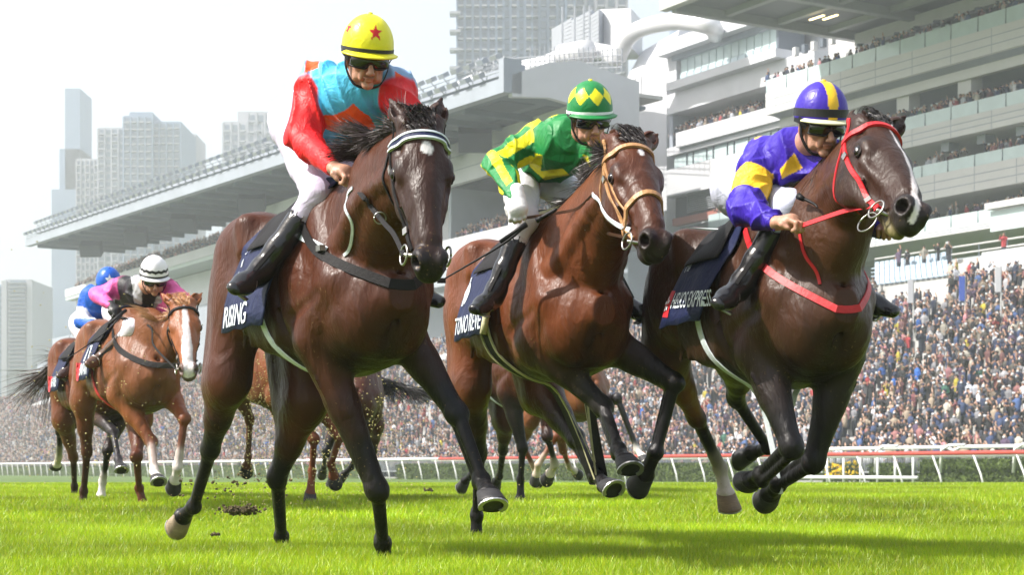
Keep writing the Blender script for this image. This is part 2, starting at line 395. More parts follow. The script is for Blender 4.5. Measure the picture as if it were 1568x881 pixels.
        if tail: s.tailhair(tail)
    def loc(s, px, py, D): return V3(s.I @ W(px, py, D))
    def reach(s, P, px, py, L, sg):
        d = V3(s.I @ W(px, py, 1.0)) - s.cam; d1 = np.linalg.norm(d); d = d/d1; o = s.cam - P
        b = float(d @ o); c = float(o @ o) - L*L; disc = b*b - c
        t = -b + (sg*math.sqrt(disc) if disc > 0 else 0)
        if disc < 0:
            q = s.cam + d*t; miss = np.linalg.norm(q - P)
            pass
            return q
        return s.cam + d*t
    def hit(s, px, py, off=.002):
        d = Vector(s.loc(px, py, 1.0) - s.cam).normalized(); h = s.bvh.ray_cast(Vector(s.cam), d)
        if h[0] is None:
            h = s.bvh.find_nearest(Vector(s.cam) + d*(Vector(s.HP) - Vector(s.cam)).length)
        n = h[1]
        if n.dot(d) > 0: n = -n
        return V3(h[0]) + V3(n)*off, V3(n)
    def snap(s, p, off=.002):
        h = s.bvh.find_nearest(Vector(p)); n = V3(h[1])*s.flip
        return V3(h[0]) + n*off, n
    def pixel(s, p):
        w = s.M @ Vector(p); return PX0 + FPX*w.x/w.y, PYH - FPX*(w.z-CAMH)/w.y
    def leg(s, nm, L):
        """L: side (-1 image left), root offset, list of (px,py,sign) for knee/hock, fetlock, coronet; hoof 'rot' and colours"""
        f, z, C = s.f, s.Zw, s.C; q = L['side']; B, DK, PT, TN = C['body'], C['dark'], C['point'], C['tan']
        up = L.get('upper', B); lo = L.get('lower', PT); sock = L.get('sock'); k0 = L.get('knee', lo); S = (0, 1, 0); P = L['p']
        if nm[0] == 'F':
            el = np.array((.12 + L.get('dx', 0), .17*q, z - .70 + L.get('dz', 0)))
            kn = s.reach(el, *P[0][:2], .44, P[0][2]); fe = s.reach(kn, *P[1][:2], .31, P[1][2]); co = s.reach(fe, *P[2][:2], .125, P[2][2])
            a = nrm(kn-el); fw = nrm(np.cross(S, a)); fw = fw if fw[0] > 0 else -fw
            f.cone(el, el + (kn-el)*.45, .100, .068, .05, S, .92, up); f.cone(el+(kn-el)*.4, kn, .072, .046, .03, S, .92, k0 if sock is None else up)
            f.cone(el + fw*.03, el+(kn-el)*.62+fw*.022, .060, .036, .03, col=up)
            f.ell(kn, (.062,.054,.050), .014, X=a, Z=fw, col=k0); f.ell(kn - fw*.040, (.036,.030,.026), .010, X=a, Z=fw, col=k0)
            vv = np.array(S)*q; f.chain([el+(kn-el)*.25+vv*.085+fw*.02, el+(kn-el)*.5+vv*.062+fw*.012, el+(kn-el)*.75+vv*.047], [.007,.006,.004], .008)
            f.chain([el+(kn-el)*.30-fw*.055, el+(kn-el)*.6-fw*.047, kn-fw*.045-a*.02], [.026,.020,.014], .010, col=up)
            b = nrm(fe-kn); fb = nrm(np.cross(S, b)); fb = fb if fb @ fw > 0 else -fb
            f.cone(kn+fb*.010, fe+fb*.008, .031, .0245, .010, col=lo); f.cone(kn-fb*.036, fe-fb*.032, .019, .018, .006, col=lo)
        else:
            hip = np.array((-.86, .14*q, z - .30)); st = s.reach(hip, *P[0][:2], .40, P[0][2]) if len(P) == 4 else None
            st[1] = np.clip(st[1]*q, .13, .24)*q
            Q = P[1:]; kn = s.reach(st, *Q[0][:2], .46, Q[0][2]); fe = s.reach(kn, *Q[1][:2], .38, Q[1][2]); co = s.reach(fe, *Q[2][:2], .125, Q[2][2])
            el = st; a = nrm(kn-st); b = nrm(fe-kn)
            bk = nrm(-(b - a*(b @ a)) ) if np.linalg.norm(np.cross(a, b)) > .15 else -np.array((1.,0,0))   # point of hock direction
            bk = nrm(bk - np.array(S)*(bk @ np.array(S))); bk = bk if bk[0] < .3 else -bk
            f.cone(hip+(0,.0,.04), st, .165, .125, .07, S, .78, B); f.cone(hip+(-.20,-.01*q,.02), st+(-.12,0,-.02), .12, .11, .06, S, .8, B)
            f.cone((-1.10,.10*q,z-.36), st*.45+kn*.55-np.array((.02,0,0)), .115, .060, .06, S, .8, B)
            f.ell(st, (.10,.065,.12), .05, col=B)
            f.cone(st, st+(kn-st)*.55, .118, .070, .05, S, .80, up); f.cone(st+(kn-st)*.5, kn, .070, .048, .03, S, .85, k0 if sock is None else up)
            f.cone(st+(kn-st)*.35+bk*.05, kn+bk*.055-b*.03, .035, .020, .025, col=up)     # achilles
            f.ell(kn, (.070,.048,.056), .018, X=b, Z=bk, col=k0); f.ell(kn+bk*.045-b*.025, (.045,.026,.032), .012, X=b, Z=bk, col=k0)
            fb = -bk; f.cone(kn+fb*.010, fe+fb*.006, .033, .0255, .010, col=lo); f.cone(kn-fb*.040, fe-fb*.033, .020, .018, .006, col=lo)
        sc = sock or lo
        ft = nrm(co-fe); fbp = nrm(np.cross(S, ft)); fbp = fbp if fbp @ fb > 0 else -fbp
        f.ell(fe, (.042,.040,.043), .010, X=b, Z=fb, col=sc); f.ell(fe-fb*.032, (.032,.028,.028), .008, X=b, Z=fb, col=sc)
        f.cone(fe, co, .028, .036, .014, S, 1.05, sc)
        if sock: f.cone(kn*L.get('sl', .25)+fe*(1-L.get('sl', .25)), fe, .0335, .033, .01, col=sock)
        r = L.get('rot', 40); c_, s_ = math.cos(R_(r)), math.sin(R_(r))
        dn = nrm(ft*c_ - fbp*s_); fw = nrm(ft*s_ + fbp*c_)
        f.ell(co, (.03,.050,.046), .015, X=dn, Z=fw, col=sc)
        s.joints[nm] = (el, kn, fe, co, dn, fw); s.hooves(co, dn, fw, L)
    def hooves(s, co, dn, fw, L):
        S = np.cross(dn, fw); V = []; F = []; n = 22; c1 = np.array(L.get('hoofcol', (.028,.027,.03)))
        rings = [(-.004,.040,.040,0),(.004,.049,.050,.002),(.03,.053,.056,.014),(.058,.058,.062,.027),(.076,.062,.067,.036),(.078,.058,.063,.036),(.070,.035,.04,.03)]
        Cc = []
        for j, (d, rx, ry, o) in enumerate(rings):
            for k in range(n):
                w = 2*math.pi*k/n; cy = math.cos(w); 
                V.append(co + dn*(d - (.02*(1-cy)/2 if j < 5 and j > 0 else 0) + (.0)) + S*math.sin(w)*rx + fw*(cy*ry*(1 if cy > 0 else .82) + o)); Cc.append(c1*(1-.25*(j % 2)))
        for j in range(len(rings)-1):
            F += [(j*n+k, j*n+(k+1)%n, (j+1)*n+(k+1)%n, (j+1)*n+k) for k in range(n)]
        F += [tuple(range((len(rings)-1)*n, len(rings)*n)), tuple(range(n-1, -1, -1))]
        h = link('hoof', mesh('hoof', V, F, M['hoof'], True, col=np.array(Cc)), s.root)
        b = MB(); P = []
        for k in range(15):
            w = math.pi*1.45*(k/14-.5); P.append(co + dn*.078 + S*math.sin(w)*.055 + fw*(math.cos(w)*.060*(1 if math.cos(w) > 0 else .85) + .036))
        V = []; F = []
        for p in P:
            o = nrm(p - (co+dn*.078+fw*.036)); V += [p-o*.012-dn*.001, p+o*.006-dn*.001, p+o*.006+dn*.006, p-o*.012+dn*.006]
        for i in range(14): F += [(i*4+k, i*4+(k+1)%4, i*4+4+(k+1)%4, i*4+4+k) for k in range(4)]
        F += [(0,1,2,3), (59,58,57,56)]
        link('horseshoe', mesh('horseshoe', V, F, M['shoe']), h)
    def hp(s, a, l, u): k = s.hk; return s.HP + (s.ax*a + s.lat*l + s.fn*u)*k
    def headsdf(s, f, mk):
        C = s.C; B, DK, TN, PT = C['body'], C['dark'], C['tan'], C['point']; ax, lat, fn, P = s.ax, s.lat, s.fn, s.hp; h = s.head
        f0, k = f, s.hk
        class FS:
            def ell(_, c, r, kk=.03, **a): f0.ell(c, np.array(r)*k, kk, **a)
            def cone(_, a, b, ra, rb, kk=.03, *r, **q): f0.cone(a, b, ra*k, rb*k, kk, *r, **q)
            def chain(_, P, r, kk, col): f0.chain(P, r, kk, col=col)
        f = FS()
        MZ = h.get('muzcol', DK); fc = h.get('face', B); E = dict(X=ax, Z=fn)
        f.ell(P(.06,0,-.055), (.11,.088,.085), .04, **E, col=fc)
        f.cone(P(.12,0,-.075), P(.32,0,-.060), .098, .070, .04, lat, .92, fc)
        f.cone(P(.30,0,-.055), P(.53,0,-.055), .070, .052, .03, lat, .88, fc)
        f.ell(P(.20,0,-.022), (.14,.070,.045), .03, **E, col=fc)                          # forehead plate
        f.cone(P(.24,0,-.012), P(.48,0,-.020), .038, .030, .02, lat, 1.25, fc)             # nasal bone
        for q in (-1, 1):
            f.ell(P(.19,.045*q,-.135), (.125,.045,.105), .03, **E, col=fc)                # cheek
            f.ell(P(.180,.080*q,-.030), (.060,.026,.030), .035, **E, col=fc)              # brow
            f.cone(P(.24,.082*q,-.062), P(.38,.052*q,-.062), .016, .012, .022, col=fc)     # facial crest
            f.chain([P(.22,.088*q,-.115), P(.30,.078*q,-.10), P(.38,.066*q,-.085), P(.46,.052*q,-.06)], [.0055,.005,.0045,.004], .008, col=fc); f.chain([P(.30,.078*q,-.10), P(.36,.074*q,-.12), P(.43,.060*q,-.112)], [.004,.004,.003], .008, col=fc)
            f.cone(P(.26,.035*q,-.17), P(.46,.022*q,-.118), .034, .026, .03, col=fc)       # jaw bars
            f.ell(P(.555,.034*q,-.040), (.045,.032,.042), .014, **E, col=MZ)              # nostril wing
        f.ell(P(.545,0,-.070), (.062,.050,.048), .025, **E, col=MZ)
        f.ell(P(.585,0,-.085), (.030,.042,.030), .02, **E, col=MZ)
        f.ell(P(.535,0,-.128), (.048,.034,.024), .014, **E, col=h.get('lip', MZ))
        f.cone(P(.42,0,-.125), P(.52,0,-.128), .032, .026, .02, col=MZ)
        for q in (-1, 1):
            f.ell(P(.572,.052*q,-.036), (.024,.016,.023), .008, X=nrm(ax-lat*q*.2), Z=fn, sub=True)
            f.ell(P(.560,.038*q,-.040), (.016,.022,.016), .006, **E, sub=True)
            f.ell(P(.195,.120*q,-.050), (.024,.022,.015), .012, **E, sub=True)
            f.cone(P(.47,.052*q,-.112), P(.585,.03*q,-.112), .005, .005, .006, sub=True)
            f.cone(P(.10,.088*q,-.018), P(.13,.090*q,-.02), .012, .012, .03, sub=True)       # temple hollow
            f.cone(P(.34,.085*q,-.105), P(.46,.075*q,-.095), .022, .02, .03, sub=True)
        # ears
        for q, key in ((-1, 'earL'), (1, 'earR')):
            e = h.get(key)
            base = P(.005, .052*q, -.02)
            tip = s.reach(base, e[0], e[1], .19, e[2]) if e else base - ax*.16 + fn*.02
            d = nrm(tip-base); sd = nrm(np.cross(d, fn))
            f.cone(base, base+(tip-base)*.45, .034, .040, .02, sd, .95, fc); f.cone(base+(tip-base)*.42, tip, .040, .007, .015, sd, .85, fc)
            op = nrm(fn + lat*q*.35); op = nrm(op - d*(op @ d))
            f.cone(base+(tip-base)*.30+op*.026, base+(tip-base)*.85+op*.010, .024, .008, .008, nrm(np.cross(d, op)), 1.0, sub=True)
    def eyes(s):
        for q in (-1, 1):
            c = s.hp(.195, .092*q, -.052); V = []; F = []; n = 14
            for j in range(9):
                for k in range(n):
                    a, b = math.pi*j/8, 2*math.pi*k/n
                    V.append(c + .0250*(s.ax*math.sin(a)*math.cos(b)*1.1 + s.fn*math.sin(a)*math.sin(b) + s.lat*math.cos(a)))
            F = [(j*n+k, j*n+(k+1)%n, (j+1)*n+(k+1)%n, (j+1)*n+k) for j in range(8) for k in range(n)]
            link('eye', mesh('eye', V, F, M['eye'], True), s.root)
            V, F = [], []                                                                  # eyelid rim
            n = 18
            for k in range(n):
                b = 2*math.pi*k/n; o = c + s.lat*q*.010 + s.ax*math.cos(b)*.026 + s.fn*math.sin(b)*.017
                for m_ in range(6):
                    g = 2*math.pi*m_/6; r = nrm(s.ax*math.cos(b)+s.fn*math.sin(b)); V.append(o + .0055*(r*math.cos(g) + s.lat*q*math.sin(g)))
            F = [(k*6+m_, k*6+(m_+1)%6, ((k+1)%n)*6+(m_+1)%6, ((k+1)%n)*6+m_) for k in range(n) for m_ in range(6)]
            link('eyelid', mesh('eyelid', V, F, M['coat'], True, col=np.array([s.C['dark']]*len(V))), s.root)
    def manes(s, h):
        r = np.random.default_rng(11); K, rr = s.neckpts, s.neckr; n = len(K); ro, di, le = [], [], []
        ms = h.get('mside', -1); blow = V3(s.I.to_3x3() @ Vector(h.get('blow', (-.5,.6,.35)))); ml = h.get('mlen', .22)
        for k in range(h.get('mn', 2200)):
            u = r.uniform(.30, h.get('mtop', 1.0))*(n-1); i = min(int(u), n-2); t = u-i; c = K[i]*(1-t)+K[i+1]*t; tg = nrm(K[i+1]-K[i]); R = rr[i]*(1-t)+rr[i+1]*t
            upv = np.cross(tg, s.necksd[i]); upv = upv if upv[2] > 0 else -upv
            p = c + nrm(upv)*(R*.96) + s.necksd[i]*r.normal()*.012
            w = h.get('blowfrom', 0); bl = 1 if u/(n-1) > w else .25
            ro.append(p); di.append(nrm(nrm(upv)*.22 + blow*1.0*bl*r.uniform(.8,1.2) + s.necksd[i]*ms*.25)); le.append(ml*r.uniform(.5, 1.1))
        s.mane = hair('mane', ro, di, le, s.root, h.get('mcol', s.C['hair']), .0022, .5, 9, h.get('mgrav', .2), 3, tip=h.get('mtip'))
        ro, di, le = [], [], []
        fd = h.get('fdir', (-.3, 0, .25))
        for k in range(h.get('fn_', 700)):
            l = np.clip(r.normal()*.026, -.045, .045); p = s.hp(r.uniform(-.03,.07), l, .030)
            di.append(nrm(-s.ax*fd[2]*3 + s.fn*.30 + s.lat*(fd[0]*.6+l*3))); ro.append(p); le.append(r.uniform(.06,.11))
        hair('forelock', ro, di, le, s.root, h.get('fcol', s.C['hair']), .0024, .12, 7, .9, 4, tip=h.get('mtip'), wob=.06)
    def tailhair(s, T):
        r = np.random.default_rng(5); z = s.Zw; a = np.array((-1.17, 0, z-.22)); ro, di, le = [], [], []
        path = spline([a] + [a + V3(o) for o in T['path']], 6); b = MB(); b.tube(path, [float(np.interp(i/(len(path)-1), [0,1], [.045,.012])) for i in range(len(path))], 8)
        b.obj('tail_dock', mat('tail', s.C['hair'], .5), s.root, True)
        for k in range(T.get('n', 700)):
            i = r.integers(2, len(path)-1); d = nrm(path[i]-path[i-1]); ro.append(path[i] + r.normal(size=3)*.018)
            di.append(d + r.normal(size=3)*T.get('spread', .22) + V3(T.get('bias', (0,0,0)))); le.append(T.get('len', .55)*r.uniform(.6,1.1))
        hair('tail', ro, di, le, s.root, T.get('col', s.C['hair']), .004, .5, 8, T.get('grav', .25), 9)
    # ---- tack
    def strap(s, name, pts, m, width=.018, th=.005, off=.001, mode='hit', parent=None, n=6, mirror=False):
        """pts = pixels hit on the coat ('hit'), or local points snapped to the coat ('snap'), or free local points"""
        if mode == 'hit': P = [s.hit(*p[:2])[0] for p in pts]
        else: P = [V3(p) for p in pts]
        P = spline(P, n); Q, N = [], []
        for p in P:
            if mode in ('hit', 'snap'): a, b = s.snap(p, off)
            else: a = p; b = nrm(V3(s.cam) - p)
            Q.append(a); N.append(b)
        if mode in ('hit', 'snap'):
            for _ in range(5): Q = [Q[0]] + [(Q[i-1]+2*Q[i]+Q[i+1])/4 for i in range(1, len(Q)-1)] + [Q[-1]]
            Q = [s.snap(a, off)[0] if (a - s.snap(a, off)[0]) @ b < 0 else a for a, b in zip(Q, N)]
        for _ in range(4): N = [nrm(N[max(i-1,0)]+N[i]+N[min(i+1,len(N)-1)]) for i in range(len(N))]
        o = ribbon(name, Q, N, width, th, m, parent or s.root)
        if mirror:
            Pm = [p - 2*s.lat*((p - s.HP) @ s.lat) for p in P]; Q, N = zip(*[s.snap(p, off) for p in Pm])
            ribbon(name, Q, N, width, th, m, parent or s.root)
        return o
    def ring(s, name, c, nrm_, r, t, m):
        n_ = nrm(nrm_); a = nrm(np.cross(n_, (0.1,.2,1))); b = np.cross(n_, a); B_ = MB()
        B_.tube([c + r*(a*math.cos(w)+b*math.sin(w)) for w in [2*math.pi*k/20 for k in range(21)]], t, 6)
        return B_.obj(name, m, s.root, True)
    def cloth(s, t0, t1, drop, side_text=None, m=None, flare=.012, piping=None, tslant=0, size=.10, name='saddle_cloth', trim_w=.02, off=0):
        """drapes a cloth over the back: rows along the body, columns over the back from one hem to the other"""
        nt, na = 26, 44; V = []; z0 = s.Zw
        def at(t, a, o):
            c = Vector((t, 0, z0 - .30)); d = Vector((0, math.sin(a), math.cos(a)))
            if abs(a) > 1.75:
                pass
            h = s.bvh.ray_cast(c + d*1.2, -d, 1.2); r = .3 if h[0] is None else (h[0]-c).length
            return np.array(c + d*(r + o + off))
        zmin = z0 - drop; SH = {}
        for q in (-1, 1):
            B_ = [abs(at(t0+(t1-t0)*e/12+tslant*.85, q*1.5, 0)[1]) for e in range(13)]; C_ = [max(b, abs(at(t0+(t1-t0)*e/12+tslant*.85, q*1.75, 0)[1])) for e, b in enumerate(B_)]; SH[q] = (C_[0], C_[-1], max(c - (C_[0]+(C_[-1]-C_[0])*e/12) for e, c in enumerate(C_)) + .020)
        for i in range(nt):
            u = i/(nt-1)
            for j in range(na):
                v = (j/(na-1)-.5)*2; q = 1 if v > 0 else -1
                a = q*abs(v)*1.95; t = t0 + (t1-t0)*u + tslant*abs(v)
                p = at(t, a, .012)
                if p[2] < zmin or abs(a) > 1.5:
                    pp = at(t, q*1.45, .012); k = (abs(v)*1.95-1.45)/.5; k = max(k, 0)
                    k2 = min(1, k*1.7); ya, yb, sh = SH[q]; yl = q*(ya + (yb-ya)*u + sh) if not off else pp[1]
                    p = np.array((t, pp[1] + (yl-pp[1])*k2 + q*flare*k*1.5, pp[2] + (zmin-pp[2])*k))
                p = p + (0 if off else 1)*np.array((0, q*abs(v)**1.5*(.0045*math.sin(t*17+abs(v)*7+1.5*math.sin(t*9)) + .002*math.sin(t*41-abs(v)*13) + .008), .004*math.sin(t*26)*abs(v)))
                V.append(p)
        F = [(i*na+j, i*na+j+1, (i+1)*na+j+1, (i+1)*na+j) for i in range(nt-1) for j in range(na-1)]
        me = mesh(name, V, F, m or M['navy'], True); o = link(name, me, s.root)
        so = o.modifiers.new('t', 'SOLIDIFY'); so.thickness = .006; so.offset = -1
        s.cb = BVHTree.FromPolygons([tuple(p) for p in V], F); s.clothobj = o
        if piping:
            for j0 in (0, na-1): pass
            for i0 in ((0, nt-1) if piping != 'front' else (nt-1,)):
                b = MB(); b.tube([V3(V[i0*na+j]) + (0,0,.003) for j in range(na)], trim_w/2, 6); b.obj('piping', M['cream'] if piping == 'front' else M['print'], o, True)
        return o
    def around(s, name, m, w, th, cf, ang, parent=None):
        """a strap wound round the trunk: cf(angle) gives the axis point and outward direction"""
        Q, N = [], []
        for a in ang:
            c, d = cf(a); h = s.bvh.ray_cast(Vector(c + d*1.0), Vector(-d), 1.0)
            if h[0] is None: continue
            Q.append(V3(h[0]) + d*.006); N.append(nrm(V3(h[1])*s.flip + d*.6))
        for _ in range(6):
            S = [Q[0]] + [(Q[i-1]+2*Q[i]+Q[i+1])/4 for i in range(1, len(Q)-1)] + [Q[-1]]
            Q = [p if (p-q_) @ n > -.004 else q_ for p, q_, n in zip(S, Q, N)]; N = [nrm(N[max(i-1,0)]+N[i]+N[min(i+1,len(N)-1)]) for i in range(len(N))]
        return ribbon(name, Q, N, w, th, m, parent or s.root)
    def girth(s, m, w, name='girth', th=.005, o=0):
        z = s.Zw; return s.around(name, m, w, th, lambda a: (np.array((-.10 - .14*math.cos(a)**2 + o, 0, z-.42)), np.array((0, math.cos(a), -math.sin(a)))), np.linspace(-.05, math.pi+.05, 46))
    def breast(s, m, w):
        z = s.Zw; return s.around('breast_strap', m, w, .005, lambda a: (np.array((.05, 0, z-.52+.34*abs(a/1.7)**.9)), np.array((math.cos(a), math.sin(a), 0))), np.linspace(-1.65, 1.65, 50))
    def lettering(s, txt, t, z, size, side=-1, m=None, rot=0, name='lettering', parent=None, squash=.75, bold=.006):
        """flat print laid onto the saddle cloth; t, z of its left end"""
        cu = bpy.data.curves.new(name, 'FONT'); cu.body = txt; cu.size = size; cu.offset = bold*size; tmp = bpy.data.objects.new(name, cu); COL.objects.link(tmp)
        dg = bpy.context.evaluated_depsgraph_get(); me = bpy.data.meshes.new_from_object(tmp.evaluated_get(dg)); bpy.data.objects.remove(tmp)
        bm = bmesh.new(); bm.from_mesh(me); bmesh.ops.triangulate(bm, faces=bm.faces); bmesh.ops.subdivide_edges(bm, edges=[e for e in bm.edges if e.calc_length() > size*.12], cuts=3, use_grid_fill=True); bm.to_mesh(me); bm.free()
        c, s_ = math.cos(rot), math.sin(rot)
        for v in me.vertices:
            x, y = v.co.x*squash, v.co.y; X, Y = x*c - y*s_, x*s_ + y*c
            tt, zz = t + X*(1 if side < 0 else -1), z + Y
            h = s.cb.ray_cast(Vector((tt, side*1.0, zz)), Vector((0, -side, 0)), 1.2)
            yy = h[0].y if h[0] is not None else side*.33
            v.co = (tt, yy + side*.013, zz)
        me.materials.clear(); me.materials.append(m or M['print'])
        return link(name, me, parent or s.clothobj)
# ------------------------------------------------------------------ the three leading horses and two behind
BR = (.30, .17, .08)
def paint_factory(star=None, blaze=None, dkface=None):
    def paint(s, p, col):
        h = p - s.HP; a, l, u = h @ s.ax, h @ s.lat, h @ s.fn; n = noise3(p, 40, 2)*.006
        def put(mask, c):
            m = np.clip(mask, 0, 1)[:, None]; col[:] = col*(1-m) + np.array(c)*m
        if dkface: put(np.clip((a-.40)*8, 0, 1)*(np.abs(l) < .1)*(u > -.2)*.7, s.C['dark'])
        put(np.clip((.022-np.hypot((a-.20)*.8, (np.abs(l)-.115)*.6))*50, 0, .6)*(a > .1), s.C['dark'])
        if star: put((star[2] - np.hypot((a-star[0])*.75, l-star[1]) + n*1.6 + noise3(p, 90, 8)*.006)*260*(u > -.05), (.62,.60,.60))
        if blaze: 
            c = np.interp(a, blaze[0], blaze[1]); w = np.interp(a, blaze[0], blaze[2])
            put((w - np.abs(l - c) + n)*200*(u > -.07)*(a > blaze[0][0]), (.68,.62,.62))
        return col
    return paint
H1 = Horse('dark brown horse with small white star in front, ridden in red and sky blue silks', 528, 7.50, 28, 1.57, 'darkbay', {
  'FR': dict(side=-1, p=[(577,750,1),(586,832,1),(590,868,1)], upper=(.046,.013,.007), knee=(.008,.006,.006), rot=15),
  'FL': dict(side=1, p=[(699,633,-1),(737,736,-1),(748,757,-1)], upper=(.040,.012,.007), knee=(.006,.006,.009), rot=32, dx=.08, dz=.06),
  'HR': dict(side=-1, p=[(350,578,1),(322,688,1),(297,776,1),(280,792,1)], upper=(.046,.014,.008), lower=(.008,.007,.007), rot=10, hoofcol=(.33,.25,.17)),
  'HL': dict(side=1, p=[(468,612,-1),(424,734,1),(431,822,1),(434,856,1)], upper=(.070,.021,.009), rot=15)},
  head=dict(k=1.05, poll=(645,186,6.50), muzzle=(663,402), yaw=14, roll=.02, earL=(597,152,1), earR=(676,150,1), face=(.027,.0095,.0055), muzcol=(.012,.009,.010),
    blow=(-.85,.5,.35), blowfrom=.55, mlen=.19, mtip=(.05,.03,.03), fdir=(-.5,0,.35), L=.60),
  neck=dict(mid=(585,300,6.95)), marks=dict(paint=paint_factory(star=(.145,.005,.021))))
H2 = Horse('bay racehorse with tan bridle galloping between two others, ridden in green and yellow silks', 853, 8.62, 20, 1.60, 'bay', {
  'FR': dict(side=-1, p=[(922,622,-1),(947,690,-1),(958,706,-1)], upper=(.075,.040,.030), knee=(.028,.024,.024), lower=(.020,.018,.020), rot=30, dx=.05, dz=.04),
  'FL': dict(side=1, p=[(1031,586,-1),(1004,693,1),(988,726,1)], upper=(.035,.016,.012), knee=(.007,.006,.007), rot=35, dx=.12, dz=.05),
  'HR': dict(side=-1, p=[(722,590,1),(733,694,1),(730,790,1),(729,830,1)], upper=(.040,.017,.011), rot=15),
  'HL': dict(side=1, p=[(850,600,-1),(882,672,-1),(912,728,-1),(928,744,-1)], upper=(.012,.007,.006), rot=15)},
  head=dict(poll=(966,214,7.55), muzzle=(1014,366), yaw=26, roll=.03, earL=(921,206,1), earR=(1007,206,1), face=(.062,.018,.007), muzcol=(.014,.010,.010),
    blow=(-.8,.4,.1), blowfrom=0, mlen=.17, mtip=(.03,.02,.02), fdir=(-.6,0,.25), L=.59, mgrav=.3),
  neck=dict(mid=(925,330,8.05)), marks=dict(paint=paint_factory(star=(.135,.004,.012))))
H3 = Horse('brown horse with long white blaze and red bridle, all four feet off the ground', 1200, 7.56, 16, 1.52, 'seal', {
  'FR': dict(side=-1, p=[(1212,684,-1),(1166,728,1),(1152,736,1)], upper=(.024,.013,.010), knee=(.007,.006,.007), rot=25, dx=.02),
  'FL': dict(side=1, p=[(1246,706,-1),(1192,742,1),(1180,756,1)], upper=(.020,.012,.010), knee=(.007,.006,.007), rot=25, dx=.10),
  'HR': dict(side=-1, p=[(1056,545,1),(1066,640,1),(1103,718,1),(1111,756,1)], upper=(.15,.055,.018), knee=(.02,.01,.008), sock=(.42,.36,.31), sl=.30, rot=20, hoofcol=(.20,.13,.07)),
  'HL': dict(side=1, p=[(1163,545,1),(1127,610,1),(1176,686,1),(1150,695,1)], upper=(.030,.015,.010), rot=20)},
  head=dict(poll=(1342,192,6.75), muzzle=(1414,316), yaw=45, roll=0.0, earL=(1306,176,1), earR=(1386,178,1), face=(.030,.013,.008), muzcol=(.016,.013,.013), lip=(.20,.17,.07),
    blow=(-.75,.1,-.6), blowfrom=0, mlen=.24, mtop=.56, mn=4500, mtip=(.012,.010,.010), fdir=(-.6,0,.20), fn_=350, L=.61, mgrav=.35),
  neck=dict(mid=(1290,300,7.12)), marks=dict(paint=paint_factory(blaze=([.10,.16,.22,.40,.50,.57],[-.005,.012,.018,.020,.005,-.01],[.003,.014,.011,.013,.015,.014]))))
